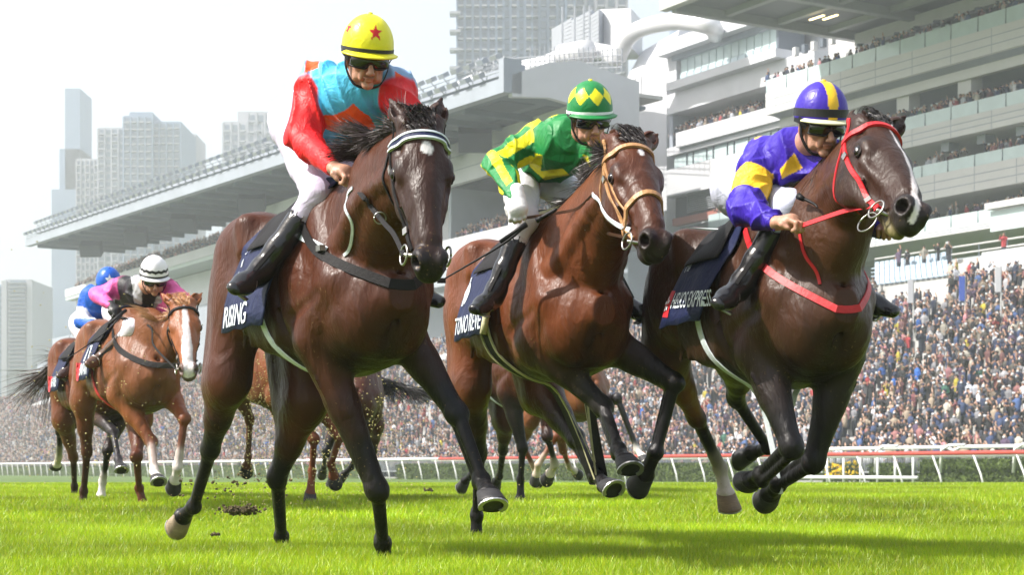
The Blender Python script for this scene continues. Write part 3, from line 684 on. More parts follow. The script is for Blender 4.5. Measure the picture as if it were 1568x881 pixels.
# ------------------------------------------------------------------ jockeys
def inpoly(p, poly, front=None):
    """points whose place on the garment lies inside a printed shape"""
    x = PX0 + FPX*p[:,0]/p[:,1]; y = PYH - FPX*(p[:,2]-CAMH)/p[:,1]; ins = np.zeros(len(p), bool); n = len(poly)
    for i in range(n):
        (x1,y1),(x2,y2) = poly[i], poly[(i+1) % n]
        if y1 == y2: continue
        ins ^= ((y1 > y) != (y2 > y)) & (x < (x2-x1)*(y-y1)/(y2-y1) + x1)
    if front is not None: ins &= p[:,1] < front
    return ins
class Jockey:
    def __init__(s, label, horse, J, cols, cap, vox=.006, glove=None, lens=True, bootcol=None, group='jockeys riding in the race', scarf=None):
        s.h = horse; P = {k: V3(W(*v)) for k, v in J.items() if k not in ('F','U','ly','useD')}
        def mir(p):
            q = V3(horse.I @ Vector(p)); q[1] *= -.85; q[0] -= .08; return V3(horse.M @ Vector(q))
        for k, y in (() if 'useD' in J else (('kneeL',-.26),('ankleL',-.36))):
            px, py = J[k][:2]; a_ = V3(horse.I @ W(px,py,5)); b_ = V3(horse.I @ W(px,py,12)); y = J.get('ly', {}).get(k, y)
            t_ = (y-a_[1])/(b_[1]-a_[1]); P[k] = V3(horse.M @ Vector(a_*(1-t_)+b_*t_))
        a_ = V3(horse.I @ Vector(P['ankleL'])) + np.array((.11,-.115,-.04)); P['toeL'] = V3(horse.M @ Vector(a_))
        for k in ('knee','ankle','toe','elbow','wrist','hand'):
            if k+'R' not in P: P[k+'R'] = mir(P[k+'L'])
        s.P = P; F = nrm(J['F']); U = np.array(J.get('U', (0,0,1)), float); U = nrm(U - F*(U @ F)); S = np.cross(F, U); s.F, s.U, s.S = F, U, S   # S = image right when facing us? fixed below
        if S[0] < 0: S = -S; s.S = S
        o = P['pelvis'].copy(); s.root = empty('person', o, label=label, cat='jockey', group=group); s.o = o
        lo = np.min(list(P.values()), 0) - .28; hi = np.max(list(P.values()), 0) + .28
        skin = cols.get('skin', (.42,.22,.15)); c = P['head']
        # --- body
        f = Sdf(lo, hi, vox*.8)
        H = lambda a, b, d: c + F*a + S*b + U*d
        sk2 = tuple(np.array(skin)*(.9,.72,.70)); E = dict(X=F, Z=U)
        hairc = (.03,.02,.015)
        f.ell(H(-.005,0,.02), (.092,.074,.098), .02, **E, col=skin)
        f.ell(H(-.02,0,.0), (.085,.076,.07), .02, **E, col=hairc)
        f.ell(H(.030,0,-.055), (.052,.054,.058), .025, **E, col=skin)
        f.ell(H(.066,0,-.108), (.022,.024,.018), .02, **E, col=skin)
        f.ell(H(.070,0,-.018), (.022,.052,.020), .015, **E, col=skin)
        f.cone(H(.088,0,-.008), H(.120,0,-.050), .0085, .0130, .010, col=skin)
        for q in (-1, 1):
            f.ell(H(.106,.012*q,-.055), (.010,.008,.008), .006, **E, col=skin)
            f.ell(H(.060,.043*q,-.030), (.024,.018,.018), .015, **E, col=skin)
            f.cone(H(.082,.022*q,-.045), H(.074,.030*q,-.080), .010, .010, .012, col=skin)
            f.ell(H(-.008,.078*q,-.020), (.020,.009,.030), .008, **E, col=sk2)
            f.cone(H(-.02,.050*q,-.03), H(.035,.046*q,-.085), .022, .018, .02, col=skin)
        f.ell(H(.090,0,-.076), (.010,.022,.0055), .004, **E, col=sk2)
        f.ell(H(.087,0,-.086), (.010,.019,.0065), .004, **E, col=sk2)
        f.cone(H(.094,-.022,-.0808), H(.094,.022,-.0808), .0028, .0028, .002, sub=True)
        f.cone(H(-.03,0,-.05), P['neck'], .058, .064, .03, col=skin)
        f.chain([P['neck'], P['chest'], P['waist'], P['pelvis']], [.08,.09,.08,.09], .03, col=skin)
        for q in 'LR':
            f.chain([P['sh'+q], P['elbow'+q], P['wrist'+q]], [.045,.036,.0265], .02, S, 1.0, col=skin)
            f.cone(P['chest'], P['sh'+q], .06, .045, .03, col=skin)
            f.chain([P['pelvis'], P['knee'+q], P['ankle'+q]], [.07,.045,.03], .02, col=skin)
            if not glove: s.hand(f, q, skin, 1.0)
        pr = f.polys(1); s.finish('body', f, pr, M['skin'], .006)
        # --- silks
        g = Sdf(lo, hi, vox); tc = cols['torso']; lat = nrm(P['shR']-P['shL'])
        g.cone(P['chest'], P['waist'], .113, .112, .05, lat, 1.32, tc); g.cone(P['waist'], P['pelvis']+(P['waist']-P['pelvis'])*.25, .112, .110, .05, lat, 1.22, tc)
        g.ell((P['chest']+P['neck'])/2, (.12,.15,.11), .05, X=nrm(P['neck']-P['waist']), Z=np.cross(lat, nrm(P['neck']-P['waist'])), col=tc)
        g.cone(P['neck']*.6+P['chest']*.4, P['neck']*.97+c*.03, .080, .066, .03, col=cols.get('collar', tc))
        for q in 'LR':
            sc = cols['sleeve'+q] if 'sleeve'+q in cols else cols['sleeve']; a, b, w = P['sh'+q], P['elbow'+q], P['wrist'+q]
            if callable(sc): sc = (lambda fn_, a_, b_, w_: (lambda p: fn_(p, a_, b_, w_)))(sc, a, b, w)
            g.cone(P['chest']*.5+P['neck']*.5, a, .092, .080, .04, col=tc)
            g.cone(a, b, .079, .062, .035, col=sc); g.cone(b, b*.35+w*.65, .063, .050, .03, col=sc); g.cone(b*.4+w*.6, b*.06+w*.94, .052, .036, .01, col=sc)
            g.cone(b*.10+w*.90, b*.02+w*.98, .037, .036, .004, col=cols.get('cuff', sc))
        xs = [g.lo[i] + g.h*np.arange(g.n[i], dtype=np.float32) for i in range(3)]
        X, Y, Z = xs[0][:,None,None], xs[1][None,:,None], xs[2][None,None,:]
        fold = np.zeros(g.n, np.float32); r = np.random.default_rng(len(label))
        for i in range(5):
            k = r.normal(size=3); k = k/np.linalg.norm(k)*(26+9*i); a_, b_, c_ = r.normal(size=3)*5, r.normal(size=3)*7, r.normal(size=3)*4
            wv = X*k[0]+Y*k[1]+Z*k[2] + 2.6*np.sin(X*a_[0]+Y*a_[1]+Z*a_[2]+i) + 1.2*np.sin(X*b_[0]+Y*b_[1]+Z*b_[2])
            md = np.clip(np.sin(X*c_[0]*2+Y*c_[1]*2+Z*c_[2]*2+2*i)*1.3, 0, 1); fold = np.maximum(fold, (1-np.abs(np.sin(wv*.5)))**2*md)
        g.f -= (fold*.021 - .006)
        for q in 'LR':
            g.cone(P['wrist'+q], P['wrist'+q]+(P['wrist'+q]-P['elbow'+q])*.3, .03, .03, .003, sub=True)
        s.finish('silks', g, g.polys(1), M['silk'], .0009)
        # --- breeches and boots
        b = Sdf(lo, hi, vox*1.1); bc = cols.get('breech', (.60,.58,.68)); pv = P['pelvis']
        b.ell(pv, (.125,.155,.125), .05, X=nrm(P['waist']-pv), Z=np.cross(lat, nrm(P['waist']-pv)), col=bc)
        b.cone(P['waist']*.5+pv*.5, pv, .115, .13, .04, lat, 1.3, bc)
        for q, m_ in (('L',-1),('R',1)):
            hip = pv + lat*.075*m_; kn, an, to = P['knee'+q], P['ankle'+q], P['toe'+q]
            b.cone(hip, hip*.4+kn*.6, .112, .080, .05, col=bc); b.cone(hip*.45+kn*.55, kn, .082, .060, .03, col=bc)
            b.ell(kn, (.060,.060,.065), .03, col=bc); b.cone(kn, kn*.70+an*.30, .060, .050, .03, col=bc)
            bt = Sdf(np.minimum(np.minimum(kn,an),to)-.2, np.maximum(np.maximum(kn,an),to)+.2, vox); top = kn*.72+an*.28; d = nrm(an-kn); ft = nrm(to-an); BC = bootcol or (.012,.012,.014)
            bt.cone(top, top*.35+an*.65, .058, .046, .02, col=BC); bt.cone(top*.4+an*.6, an, .052, .044, .02, col=BC)
            bt.cone(top-d*.02, top+d*.0001, .058, .056, .001, sub=True)
            heel = an + d*.055 - ft*.035; 
            bt.cone(an, heel+ft*.01, .046, .034, .02, col=BC); bt.cone(heel, an+d*.062+ft*.10, .033, .036, .03, np.cross(d, ft), 1.1, BC)
            bt.cone(an+d*.062+ft*.09, an+d*.072+ft*.165, .036, .026, .02, np.cross(d, ft), 1.35, BC); bt.cone(an, an+d*.05+ft*.08, .044, .034, .03, col=BC)
            bt.cone(heel+d*.028, heel+d*.034+ft*.015, .026, .026, .004, col=(.01,.01,.01))
            s.finish('boot', bt, bt.polys(1), M['boot'], .02); s.stirrup(an+d*.105+ft*.085, d, ft, kn)
        xs = [b.lo[i] + b.h*np.arange(b.n[i], dtype=np.float32) for i in range(3)]; X, Y, Z = xs[0][:,None,None], xs[1][None,:,None], xs[2][None,None,:]
        fo = 0
        for i in range(5):
            k = r.normal(size=3)*(12+3*i); k2 = r.normal(size=3)*8; fo = fo + (1-np.abs(np.sin(X*k[0]+Y*k[1]+Z*k[2]+1.5*np.sin(X*k2[0]+Y*k2[1]+Z*k2[2]))))**2
        b.f -= fo/5*.010
        s.finish('breeches', b, b.polys(1), M['breech'], .02)
        if glove:
            for q in 'LR':
                w = P['wrist'+q]; gl = Sdf(w-.22, w+.22, vox*.7); s.hand(gl, q, glove, 1.12); gl.cone(w-(P['hand'+q]-w)*.25, w, .034, .032, .01, col=glove)
                s.finish('glove', gl, gl.polys(1), M['skin'], .01)
        s.capmesh(cap); 
        if lens: s.goggles(cap)
    def finish(s, name, f, pq, m, sharp):
        p, q = pq; col = f.colors(p, sharp); o = link(name, mesh(name, p - s.o, q, m, True, col=col), s.root)
        s.parts = getattr(s, 'parts', {}); s.parts[name] = (p, q); return o
    def hand(s, f, q, col, k):
        w, h = s.P['wrist'+q], s.P['hand'+q]; d = nrm(h-w); toward = np.array((0.,-1,0)); m_ = -1 if q == 'L' else 1
        n = nrm(np.cross(d, nrm(np.cross(d, (0,0,-1)) + 1e-6)));                     # palm normal roughly in the vertical plane
        n = n if n[2] < 0 else -n
        sd = nrm(np.cross(d, n)); sd = sd if sd @ toward > 0 else -sd               # thumb side faces forward
        kn = w + d*.085
        f.cone(w, kn-d*.02, .026*k, .032*k, .012, sd, 1.35, col); f.ell(w+d*.055, (.045*k,.041*k,.019*k), .012, X=d, Z=n, col=col)
        for i, L in enumerate((.92,1.0,.94,.78)):
            b = kn + sd*(.032-.0215*i) - n*.004 - d*abs(i-1.2)*.004; r = .0105*k*(1 if i < 3 else .88)
            j1 = b + (d*.78+n*.55)*.036*L; j2 = j1 + (n*.97-d*.15)*.027*L; j3 = j2 + (-d*.85+n*.25)*.020*L
            f.cone(b-d*.012, j1, r*1.15, r, .006, col=col); f.cone(j1, j2, r, r*.92, .003, col=col); f.cone(j2, j3, r*.92, r*.8, .003, col=col)
        t0 = w + d*.030 + sd*.026; t1 = t0 + (d*.55+sd*.55+n*.45)*.036; t2 = t1 + (d*.8-sd*.15+n*.5)*.030
        f.cone(t0, t1, .016*k, .0125*k, .010, col=col); f.cone(t1, t2, .0125*k, .0095*k, .005, col=col)
        s.grip = getattr(s, 'grip', {}); s.grip[q] = kn + d*.018 + n*.024
    def stirrup(s, c, d, ft, kn):
        S = nrm(np.cross(d, ft)); b = MB(); P = []
        for k in range(17):
            w = 2*math.pi*k/16; P.append(c - s.o - d*(.045+ .050*math.cos(w)) + S*.048*math.sin(w))
        b.tube(P, .0042, 6); b.box(c - s.o + d*.006, (.012,.05,.004), Matrix((nrm(ft), S, d)).transposed())
        o = b.obj('stirrup', M['steel'], s.root, True)
        top = kn*.85 + c*.15 - s.o; a = c - s.o - d*.115; b = MB(); 
        ribbon('stirrup_leather', [a, a*.5+top*.5, top], [ft, ft, ft], .018, .004, M['bleather'], o)
    def capmesh(s, cap):
        c, F, U, S = s.P['head'], s.F, s.U, s.S; na, nl = 64, 120; V = []; C = []; tilt = 0
        cc = c + U*.042 - F*.004; rx, ry, rz = .112, .100, .122
        for i in range(na+1):
            a = math.pi*.5*1.10*i/na
            for j in range(nl):
                l = 2*math.pi*j/nl; sa, ca = math.sin(min(a, math.pi/2+.35)), math.cos(a); fl = 1
                r = 1 + .004*math.cos(8*l)*sa + .012*max(0, a-1.45)
                V.append(cc + (F*rx*math.cos(l)*sa + S*ry*math.sin(l)*sa + U*rz*ca)*r*(1 if a < 1.6 else 1) - s.o)
                C.append(cap['fn'](a, l if l < math.pi else l - 2*math.pi))
        Fc = [(i*nl+j, i*nl+(j+1) % nl, (i+1)*nl+(j+1) % nl, (i+1)*nl+j) for i in range(1, na) for j in range(nl)]
        Fc += [(0, nl+(j+1) % nl, nl+j) for j in range(nl)]
        o = link('cap', mesh('cap', V, Fc, M['cap'], True, col=np.array(C)), s.root)
        so = o.modifiers.new('t', 'SOLIDIFY'); so.thickness = .006
        b = MB(); b.tube([cc + U*(rz*.985) - s.o, cc + U*(rz+.012) - s.o], [.013,.008], 10); k = b.obj('cap_button', mat('button', cap['button'], .4), o, True)
        # peak
        V = []; n = 26
        for i in range(5):
            for j in range(n):
                l = (j/(n-1)-.5)*2.2; e = i/4*.042*math.cos(l*.75)
                V.append(cc + F*((rx*1.0+e)*math.cos(l)) + S*((ry*1.01+e)*math.sin(l)) - U*(.020 + .30*e) - s.o)
        Fp = [(i*n+j, i*n+j+1, (i+1)*n+j+1, (i+1)*n+j) for i in range(4) for j in range(n-1)]
        p = link('peak', mesh('peak', V, Fp, mat('peak', cap['peak'], .4), True), o); so = p.modifiers.new('t', 'SOLIDIFY'); so.thickness = .006
        if cap.get('band'):
            w, up, col = cap['band']; P = []; N = []
            for j in range(49):
                l = 2*math.pi*j/48; P.append(cc + F*(rx*1.015)*math.cos(l) + S*(ry*1.02)*math.sin(l) + U*(up + .006*math.cos(l)) - s.o); N.append(F*math.cos(l)+S*math.sin(l))
            ribbon('cap_band', P, N, w, .006, mat('band', col, .5, bump=.2), o)
        for q in (-1, 1):
            P = [c + F*.01 + S*.088*q + U*.0 - s.o, c + F*.02 + S*.084*q - U*.05 - s.o, c + F*.042 + S*.052*q - U*.107 - s.o, c + F*.055 - U*.122 - s.o]
            P = spline(P, 5); ribbon('chin_strap', P, [S*q - U*.3 + F*.3]*len(P), .014, .004, M['rubber'], o)
    def goggles(s, cap):
        c, F, U, S = s.P['head'], s.F, s.U, s.S; V = []; n = 33; m_ = 9
        for i in range(m_):
            for j in range(n):
                l = (j/(n-1)-.5)*2.25; v = i/(m_-1)*2-1; nose = math.exp(-(l/.16)**2)*.020*(v < 0)*(-v)
                hh = .027*(1-.25*abs(l/1.1)**3)
                V.append(c + F*(.098*math.cos(l*.88)+.014 - .008*v*v) + S*.093*math.sin(l*.92) + U*(-.010 + v*hh + nose) - s.o)
        Fc = [(i*n+j, i*n+j+1, (i+1)*n+j+1, (i+1)*n+j) for i in range(m_-1) for j in range(n-1)]
        o = link('goggles', mesh('goggles', V, Fc, M['lens'], True), s.root); so = o.modifiers.new('t', 'SOLIDIFY'); so.thickness = .008; so.offset = -1
        for e in (0, m_-1):
            b = MB(); b.tube([V3(V[e*n+j]) for j in range(n)], .0045, 6); b.obj('goggle_frame', M['rubber'], o, True)
        for q in (-1, 1):
            P = [c + F*(.098*math.cos(1.0)) + S*.084*q - U*.010 - s.o, c + F*.03 + S*.100*q + U*.014 - s.o, c - F*.03 + S*.100*q + U*.020 - s.o]
            ribbon('goggle_strap', spline(P, 4), [S*q]*9, .030, .003, M['rubber'], o)
def star5(x, y, r, rot=0):
    a = np.arctan2(x, y) + rot; q = np.hypot(x, y); k = (a % (2*math.pi/5)) - math.pi/5
    return q*np.cos(k*1.0 + 0) < 1e9 and q < r*(.40/ max(1e-6, (math.cos(math.pi/5 - abs(k)) * .40 + math.sin(math.pi/5 - abs(k))*.0)) ) if False else q < r*star_r(abs(abs(k)-math.pi/5))
def star_r(b):
    """radius of a five-pointed star at angle b from a tip (outer radius 1)"""
    i, t = .40, math.pi/5; x1, y1, x2, y2 = 1, 0, i*math.cos(t), i*math.sin(t); dx, dy = math.cos(b), math.sin(b)
    return (x1*(y2-y1) - y1*(x2-x1)) / (dx*(y2-y1) - dy*(x2-x1))
YEL, RED, SKY, ORG = (.80,.74,.02), (.66,.008,.012), (.07,.47,.74), (.80,.12,.02)
GRN, GYL, PUR, GLD = (.008,.19,.045), (.82,.74,.01), (.034,.012,.32), (.74,.46,.02)
def cap1(a, l):
    x, y = l*math.sin(a), 1.02-a
    return RED if star5(x-.10, y-.0, .30) or (star5(math.sin(l+1.35), y, .28) and abs(l+1.35) < .6) else YEL
def cap2(a, l):
    if a > 1.50: return GRN
    u = (l+.35)/(2*math.pi)*8; k = abs((u % 1)-.5)*2; return GYL if k + abs(a-1.02)/.36 < 1 else GRN
def cap3(a, l): return GLD if abs(math.sin(l)*math.sin(a)) < .20 else PUR
def cap4(a, l):
    z = 1.28 + .07*abs(((l*7/math.pi) % 1)-.5)*2; return (.015,.015,.018) if abs(a-z) < .085 else (.80,.78,.82)
def cap5(a, l):
    return (.75,.75,.78) if star5(l*math.sin(a), 1.05-a, .42) else (.01,.10,.50)
def torso1(p):
    c = np.tile(np.array(SKY), (len(p), 1)); m = inpoly(p, [(488,176),(512,176),(530,168),(541,158),(553,170),(566,178),(576,196),(560,203),(536,197),(520,204),(488,196)], 7.5)
    c[m] = ORG; m = inpoly(p, [(470,84),(492,88),(486,104),(466,112)]) | inpoly(p, [(604,108),(622,120),(618,142),(606,124)]); c[m] = ORG; return c
def torso2(p):
    c = np.tile(np.array(GRN), (len(p), 1))
    m = inpoly(p, [(812,232),(831,238),(828,262),(862,258),(872,268),(834,276),(812,256),(808,240)]) | inpoly(p, [(800,190),(835,172),(868,170),(830,184),(806,206)]); c[m] = GYL; return c
def sleeve2(p, a, b, w):
    ax = np.where(((p-b) @ (b-a) < 0)[:, None], nrm(b-a)[None], nrm(w-b)[None]); o = np.where(((p-b) @ (b-a) < 0)[:, None], a[None], b[None])
    d = p-o; d = d - ax*(d*ax).sum(1)[:, None]; rf = np.cross(ax, (0,1.,0)); r2 = np.cross(ax, rf)
    an = np.arctan2((d*rf).sum(1), (d*r2).sum(1)); st = np.cos(4*an+.6) > 0
    tt = (p-w) @ nrm(b-w) < .07
    return np.where((st & ~tt)[:, None], np.array(GYL)[None], np.array(GRN)[None])
def torso3(p):
    c = np.tile(np.array(PUR), (len(p), 1))
    m = inpoly(p, [(1194,260),(1216,234),(1229,257),(1197,274)]) | inpoly(p, [(1125,232),(1140,220),(1136,236),(1126,244)]) | inpoly(p, [(1150,200),(1200,182),(1204,190),(1178,202),(1156,214)]) | inpoly(p, [(1207,282),(1232,276),(1228,294),(1210,292)])
    c[m] = GLD; return c
def sleeve3(p, a, b, w):
    t = ((p-a) @ (b-a))/((b-a) @ (b-a)); m = (t > .42) & (t < .82); c = np.tile(np.array(PUR), (len(p), 1)); c[m] = GLD; return c
def torso4(p):
    c = np.tile(np.array((.012,.012,.015)), (len(p), 1)); m = inpoly(p, [(200,424),(213,420),(218,440),(217,468),(205,464),(203,440)]) | inpoly(p, [(240,455),(262,450),(256,470),(232,478)])
    c[m] = (.50,.50,.54); return c
def sleeve5(p, a, b, w):
    t = ((p-a) @ (b-a))/((b-a) @ (b-a)); m = (t > .55) & (t < 1.0); c = np.tile(np.array((.01,.10,.50)), (len(p), 1)); c[m] = (.72,.72,.78); return c
J1 = Jockey('jockey in sky blue silks with red sleeves and a yellow cap with a red star', H1,
  dict(head=(562,86,7.20), F=(.24,-.90,-.36), U=(.02,0,1), neck=(552,128,7.36), shL=(487,124,7.46), shR=(603,134,7.34), chest=(543,160,7.42), waist=(506,174,7.62), pelvis=(474,188,7.80),
       elbowL=(463,212,7.38), wristL=(512,258,7.06), handL=(545,270,6.98), elbowR=(628,196,7.22), wristR=(590,250,6.98), handR=(572,272,6.92),
       kneeL=(486,300,7.55), ankleL=(402,412,7.78), toeL=(376,436,7.60), ly=dict(kneeL=-.15)),
  dict(torso=torso1, sleeve=RED, collar=SKY, breech=(.56,.51,.66)), dict(fn=cap1, button=YEL, peak=YEL, band=(.016,-.012,(.02,.02,.02))))
J2 = Jockey('jockey in green silks with yellow stripes and a green and yellow diamond cap', H2,
  dict(head=(903,180,8.20), F=(.22,-.92,-.32), U=(-.06,0,1), neck=(884,212,8.38), shL=(822,212,8.50), shR=(922,232,8.32), chest=(868,228,8.44), waist=(835,240,8.68), pelvis=(812,256,8.90),
       elbowL=(762,248,8.42), wristL=(792,302,8.14), handL=(793,345,8.08), elbowR=(933,268,8.10), wristR=(912,318,7.95), handR=(906,345,7.92),
       kneeL=(803,335,8.52), ankleL=(760,444,8.72), toeL=(737,472,8.55), ly=dict(kneeL=-.22)),
  dict(torso=torso2, sleeve=sleeve2, collar=GRN, cuff=GRN, breech=(.64,.63,.70)), dict(fn=cap2, button=GYL, peak=GRN, band=(.014,-.016,(.80,.82,.82))), glove=(.78,.78,.78))
J3 = Jockey('jockey in purple and gold silks with a purple cap striped gold', H3,
  dict(head=(1256,190,7.10), F=(.26,-.92,-.28), U=(-.03,0,1), neck=(1234,226,7.32), shL=(1168,238,7.44), shR=(1272,250,7.24), chest=(1218,256,7.38), waist=(1178,268,7.60), pelvis=(1150,292,7.84),
       elbowL=(1140,320,7.20), wristL=(1190,342,6.95), handL=(1238,336,6.86), elbowR=(1300,310,7.1),
       kneeL=(1208,316,7.50), ankleL=(1138,432,7.70), toeL=(1103,442,7.52), ly=dict(kneeL=-.12, ankleL=-.29)),
  dict(torso=torso3, sleeve=sleeve3, collar=PUR, breech=(.54,.57,.70)), dict(fn=cap3, button=GLD, peak=(.62,.62,.40), band=(.034,.004,(.015,.015,.018))))
# ------------------------------------------------------------------ horses and jockeys behind
WH_ = (.70,.66,.62)
H4 = Horse('chestnut horse with a broad white face, carrying the jockey in pink and black', 212, 13.6, 27, 1.60, 'chestnut', {
  'FR': dict(side=-1, p=[(231,676,-1),(236,722,-1),(240,732,-1)], sock=WH_, sl=.75, knee=(.15,.05,.02), upper=(.22,.07,.025), rot=25),
  'FL': dict(side=1, p=[(282,641,-1),(272,716,1),(268,736,1)], sock=WH_, sl=.30, knee=(.16,.05,.02), upper=(.20,.06,.022), lower=(.12,.04,.02), rot=30, dx=.08, dz=.05),
  'HR': dict(side=-1, p=[(128,610,1),(133,692,1),(128,752,1),(127,780,1)], upper=(.12,.035,.015), knee=(.07,.022,.012), lower=(.04,.015,.01), rot=15),
  'HL': dict(side=1, p=[(215,640,-1),(209,700,-1),(213,748,1),(219,772,1)], upper=(.12,.035,.015), knee=(.10,.03,.015), lower=(.10,.03,.015), rot=15)},
  head=dict(poll=(280,461,12.95), muzzle=(289,566), yaw=10, roll=.02, earL=(246,449,1), earR=(310,449,1), face=(.24,.075,.024), muzcol=(.10,.07,.065), L=.6,
    blow=(-.8,.4,.25), blowfrom=.3, mlen=.20, mtip=(.5,.3,.15), fdir=(-.5,0,.3), mcol=(.42,.20,.09), fcol=(.45,.22,.10), mn=1200, fn_=400),
  neck=dict(mid=(256,528,13.2), ks=.72), vox=.013, smooth=1, marks=dict(paint=paint_factory(blaze=([.06,.12,.2,.35,.45,.56],[0,.005,.006,.004,0,0],[.005,.018,.022,.030,.042,.040]))))
H5 = Horse('brown horse behind the chestnut one, mostly hidden, with a dark streaming tail', 156, 15.6, 27, 1.60, 'bay', {
  'FR': dict(side=-1, p=[(173,662,-1),(181,704,-1),(184,714,-1)], upper=(.16,.09,.07), knee=(.03,.025,.028), lower=(.025,.022,.026), rot=25),
  'FL': dict(side=1, p=[(165,690,-1),(157,738,1),(155,760,1)], upper=(.03,.015,.012), sock=WH_, sl=.2, rot=15),
  'HR': dict(side=-1, p=[(98,640,1),(112,700,1),(114,745,1),(114,770,1)], upper=(.11,.04,.018), knee=(.10,.035,.018), lower=(.03,.015,.012), rot=15),
  'HL': dict(side=1, p=[(112,625,1),(92,660,1),(90,700,1),(87,712,1)], upper=(.05,.02,.012), sock=(.55,.52,.42), sl=.4, rot=10)},
  head=dict(poll=(216,474,14.8), muzzle=(224,560), yaw=10, mn=600, fn_=200), neck=dict(mid=(198,530,15.1)), vox=.015, smooth=1,
  tail=dict(path=[(-.10,-.02,.03),(-.28,-.05,-.02),(-.45,-.10,-.10)], n=700, len=.55, spread=.2, bias=(-.2,-.25,-.3), col=(.05,.03,.025)))
bgL = {'FR': dict(side=-1, p=[(480,672,-1),(478,722,1),(475,756,1)], rot=15), 'FL': dict(side=1, p=[(520,668,-1),(507,712,1),(511,730,1)], rot=30),
  'HR': dict(side=-1, p=[(402,590,1),(382,642,1),(380,700,1),(378,714,1)], rot=20, upper=(.16,.06,.03), knee=(.14,.05,.03), lower=(.12,.05,.03)), 'HL': dict(side=1, p=[(440,600,1),(432,660,1),(428,706,1),(424,714,1)], rot=20)}
H6 = Horse('brown horse spattered with turf, seen only as legs behind the front horse', 448, 14.6, 28, 1.62, 'chestnut', bgL, vox=.018, smooth=1)
H7 = Horse('dark horse with a black tail, seen between the front legs of the leading horse', 548, 20.0, 5, 1.66, 'darkbay', {
  'FR': dict(side=-1, p=[(500,690,-1),(512,722,1),(509,734,1)], rot=20), 'FL': dict(side=1, p=[(545,690,-1),(538,716,1),(528,726,1)], rot=20),
  'HR': dict(side=-1, p=[(510,650,1),(498,692,1),(496,716,1),(494,722,1)], rot=10), 'HL': dict(side=1, p=[(575,650,1),(572,692,1),(568,720,1),(566,728,1)], rot=10)}, vox=.018, smooth=1,
  tail=dict(path=[(-.05,.12,.02),(-.02,.42,-.05),(.0,.72,-.16)], n=700, len=.40, spread=.25, bias=(0,.5,-.5), col=(.012,.010,.010)))
H8 = Horse('black horse seen below and behind the middle horse, one hoof on the turf', 800, 15.0, 22, 1.68, 'darkbay', {
  'FR': dict(side=-1, p=[(800,686,-1),(797,735,1),(797,764,1)], rot=15, upper=(.012,.008,.007)), 'FL': dict(side=1, p=[(838,668,-1),(850,712,1),(842,726,1)], rot=25, sock=(.5,.45,.38), sl=.2),
  'HR': dict(side=-1, p=[(735,625,1),(738,690,1),(722,728,1),(712,738,1)], rot=10), 'HL': dict(side=1, p=[(775,640,1),(770,690,1),(765,730,1),(760,738,1)], rot=10)}, vox=.018, smooth=1)
H9 = Horse('chestnut horse furthest back behind the middle horse, with pale lower legs', 880, 18.0, 18, 1.66, 'chestnut', {
  'FR': dict(side=-1, p=[(852,668,-1),(824,712,1),(821,728,1)], rot=20, sock=(.55,.46,.38), sl=.3), 'FL': dict(side=1, p=[(945,610,-1),(976,690,-1),(984,700,-1)], rot=30, upper=(.03,.025,.03), knee=(.03,.028,.032), lower=(.03,.028,.032), sock=WH_, sl=.06),
  'HR': dict(side=-1, p=[(812,640,1),(800,680,1),(820,722,1),(822,732,1)], rot=15, sock=(.55,.46,.38), sl=.3), 'HL': dict(side=1, p=[(850,640,1),(862,690,1),(872,716,1),(880,722,1)], rot=15, sock=(.55,.5,.45), sl=.3)}, vox=.018, smooth=1)
J4 = Jockey('jockey in pink silks and black glove with a white cap, whip held out behind', H4,
  dict(head=(236,425,13.35), F=(.26,-.86,-.42), U=(-.02,0,1), neck=(222,441,13.55), shL=(190,438,13.75), shR=(260,446,13.5), chest=(222,452,13.65), waist=(206,462,13.95), pelvis=(190,480,14.3),
       elbowL=(149,452,13.75), wristL=(172,470,13.5), handL=(184,484,13.42), elbowR=(278,462,13.3), kneeL=(203,503,13.9), ankleL=(160,545,14.1), toeL=(146,550,13.95), ly=dict(kneeL=-.12, ankleL=-.25)),
  dict(torso=torso4, sleeve=(.72,.10,.34), collar=(.6,.6,.64), breech=(.74,.70,.80)), dict(fn=cap4, button=(.8,.8,.8), peak=(.7,.7,.72), band=(.016,-.014,(.02,.02,.02))), vox=.010, glove=(.012,.012,.012), bootcol=(.10,.05,.03))
J5 = Jockey('jockey in blue silks and blue cap with a white star, behind the pink one', H5,
  dict(head=(166,438,15.15), F=(.26,-.80,-.55), U=(-.02,0,1), neck=(158,452,15.35), shL=(138,452,15.55), shR=(182,458,15.4), chest=(158,466,15.45), waist=(148,480,15.8), pelvis=(136,500,16.1),
       elbowL=(126,492,15.5), wristL=(152,502,15.25), handL=(166,500,15.15), elbowR=(190,480,15.2), kneeL=(132,522,15.8), ankleL=(112,560,15.9), toeL=(102,566,15.75), ly=dict(kneeL=-.12, ankleL=-.22)),
  dict(torso=(.01,.09,.45), sleeveL=sleeve5, sleeveR=(.01,.09,.45), breech=(.72,.70,.78)), dict(fn=cap5, button=(.01,.1,.5), peak=(.01,.1,.5)), vox=.012, glove=(.5,.35,.28), bootcol=(.05,.03,.025))
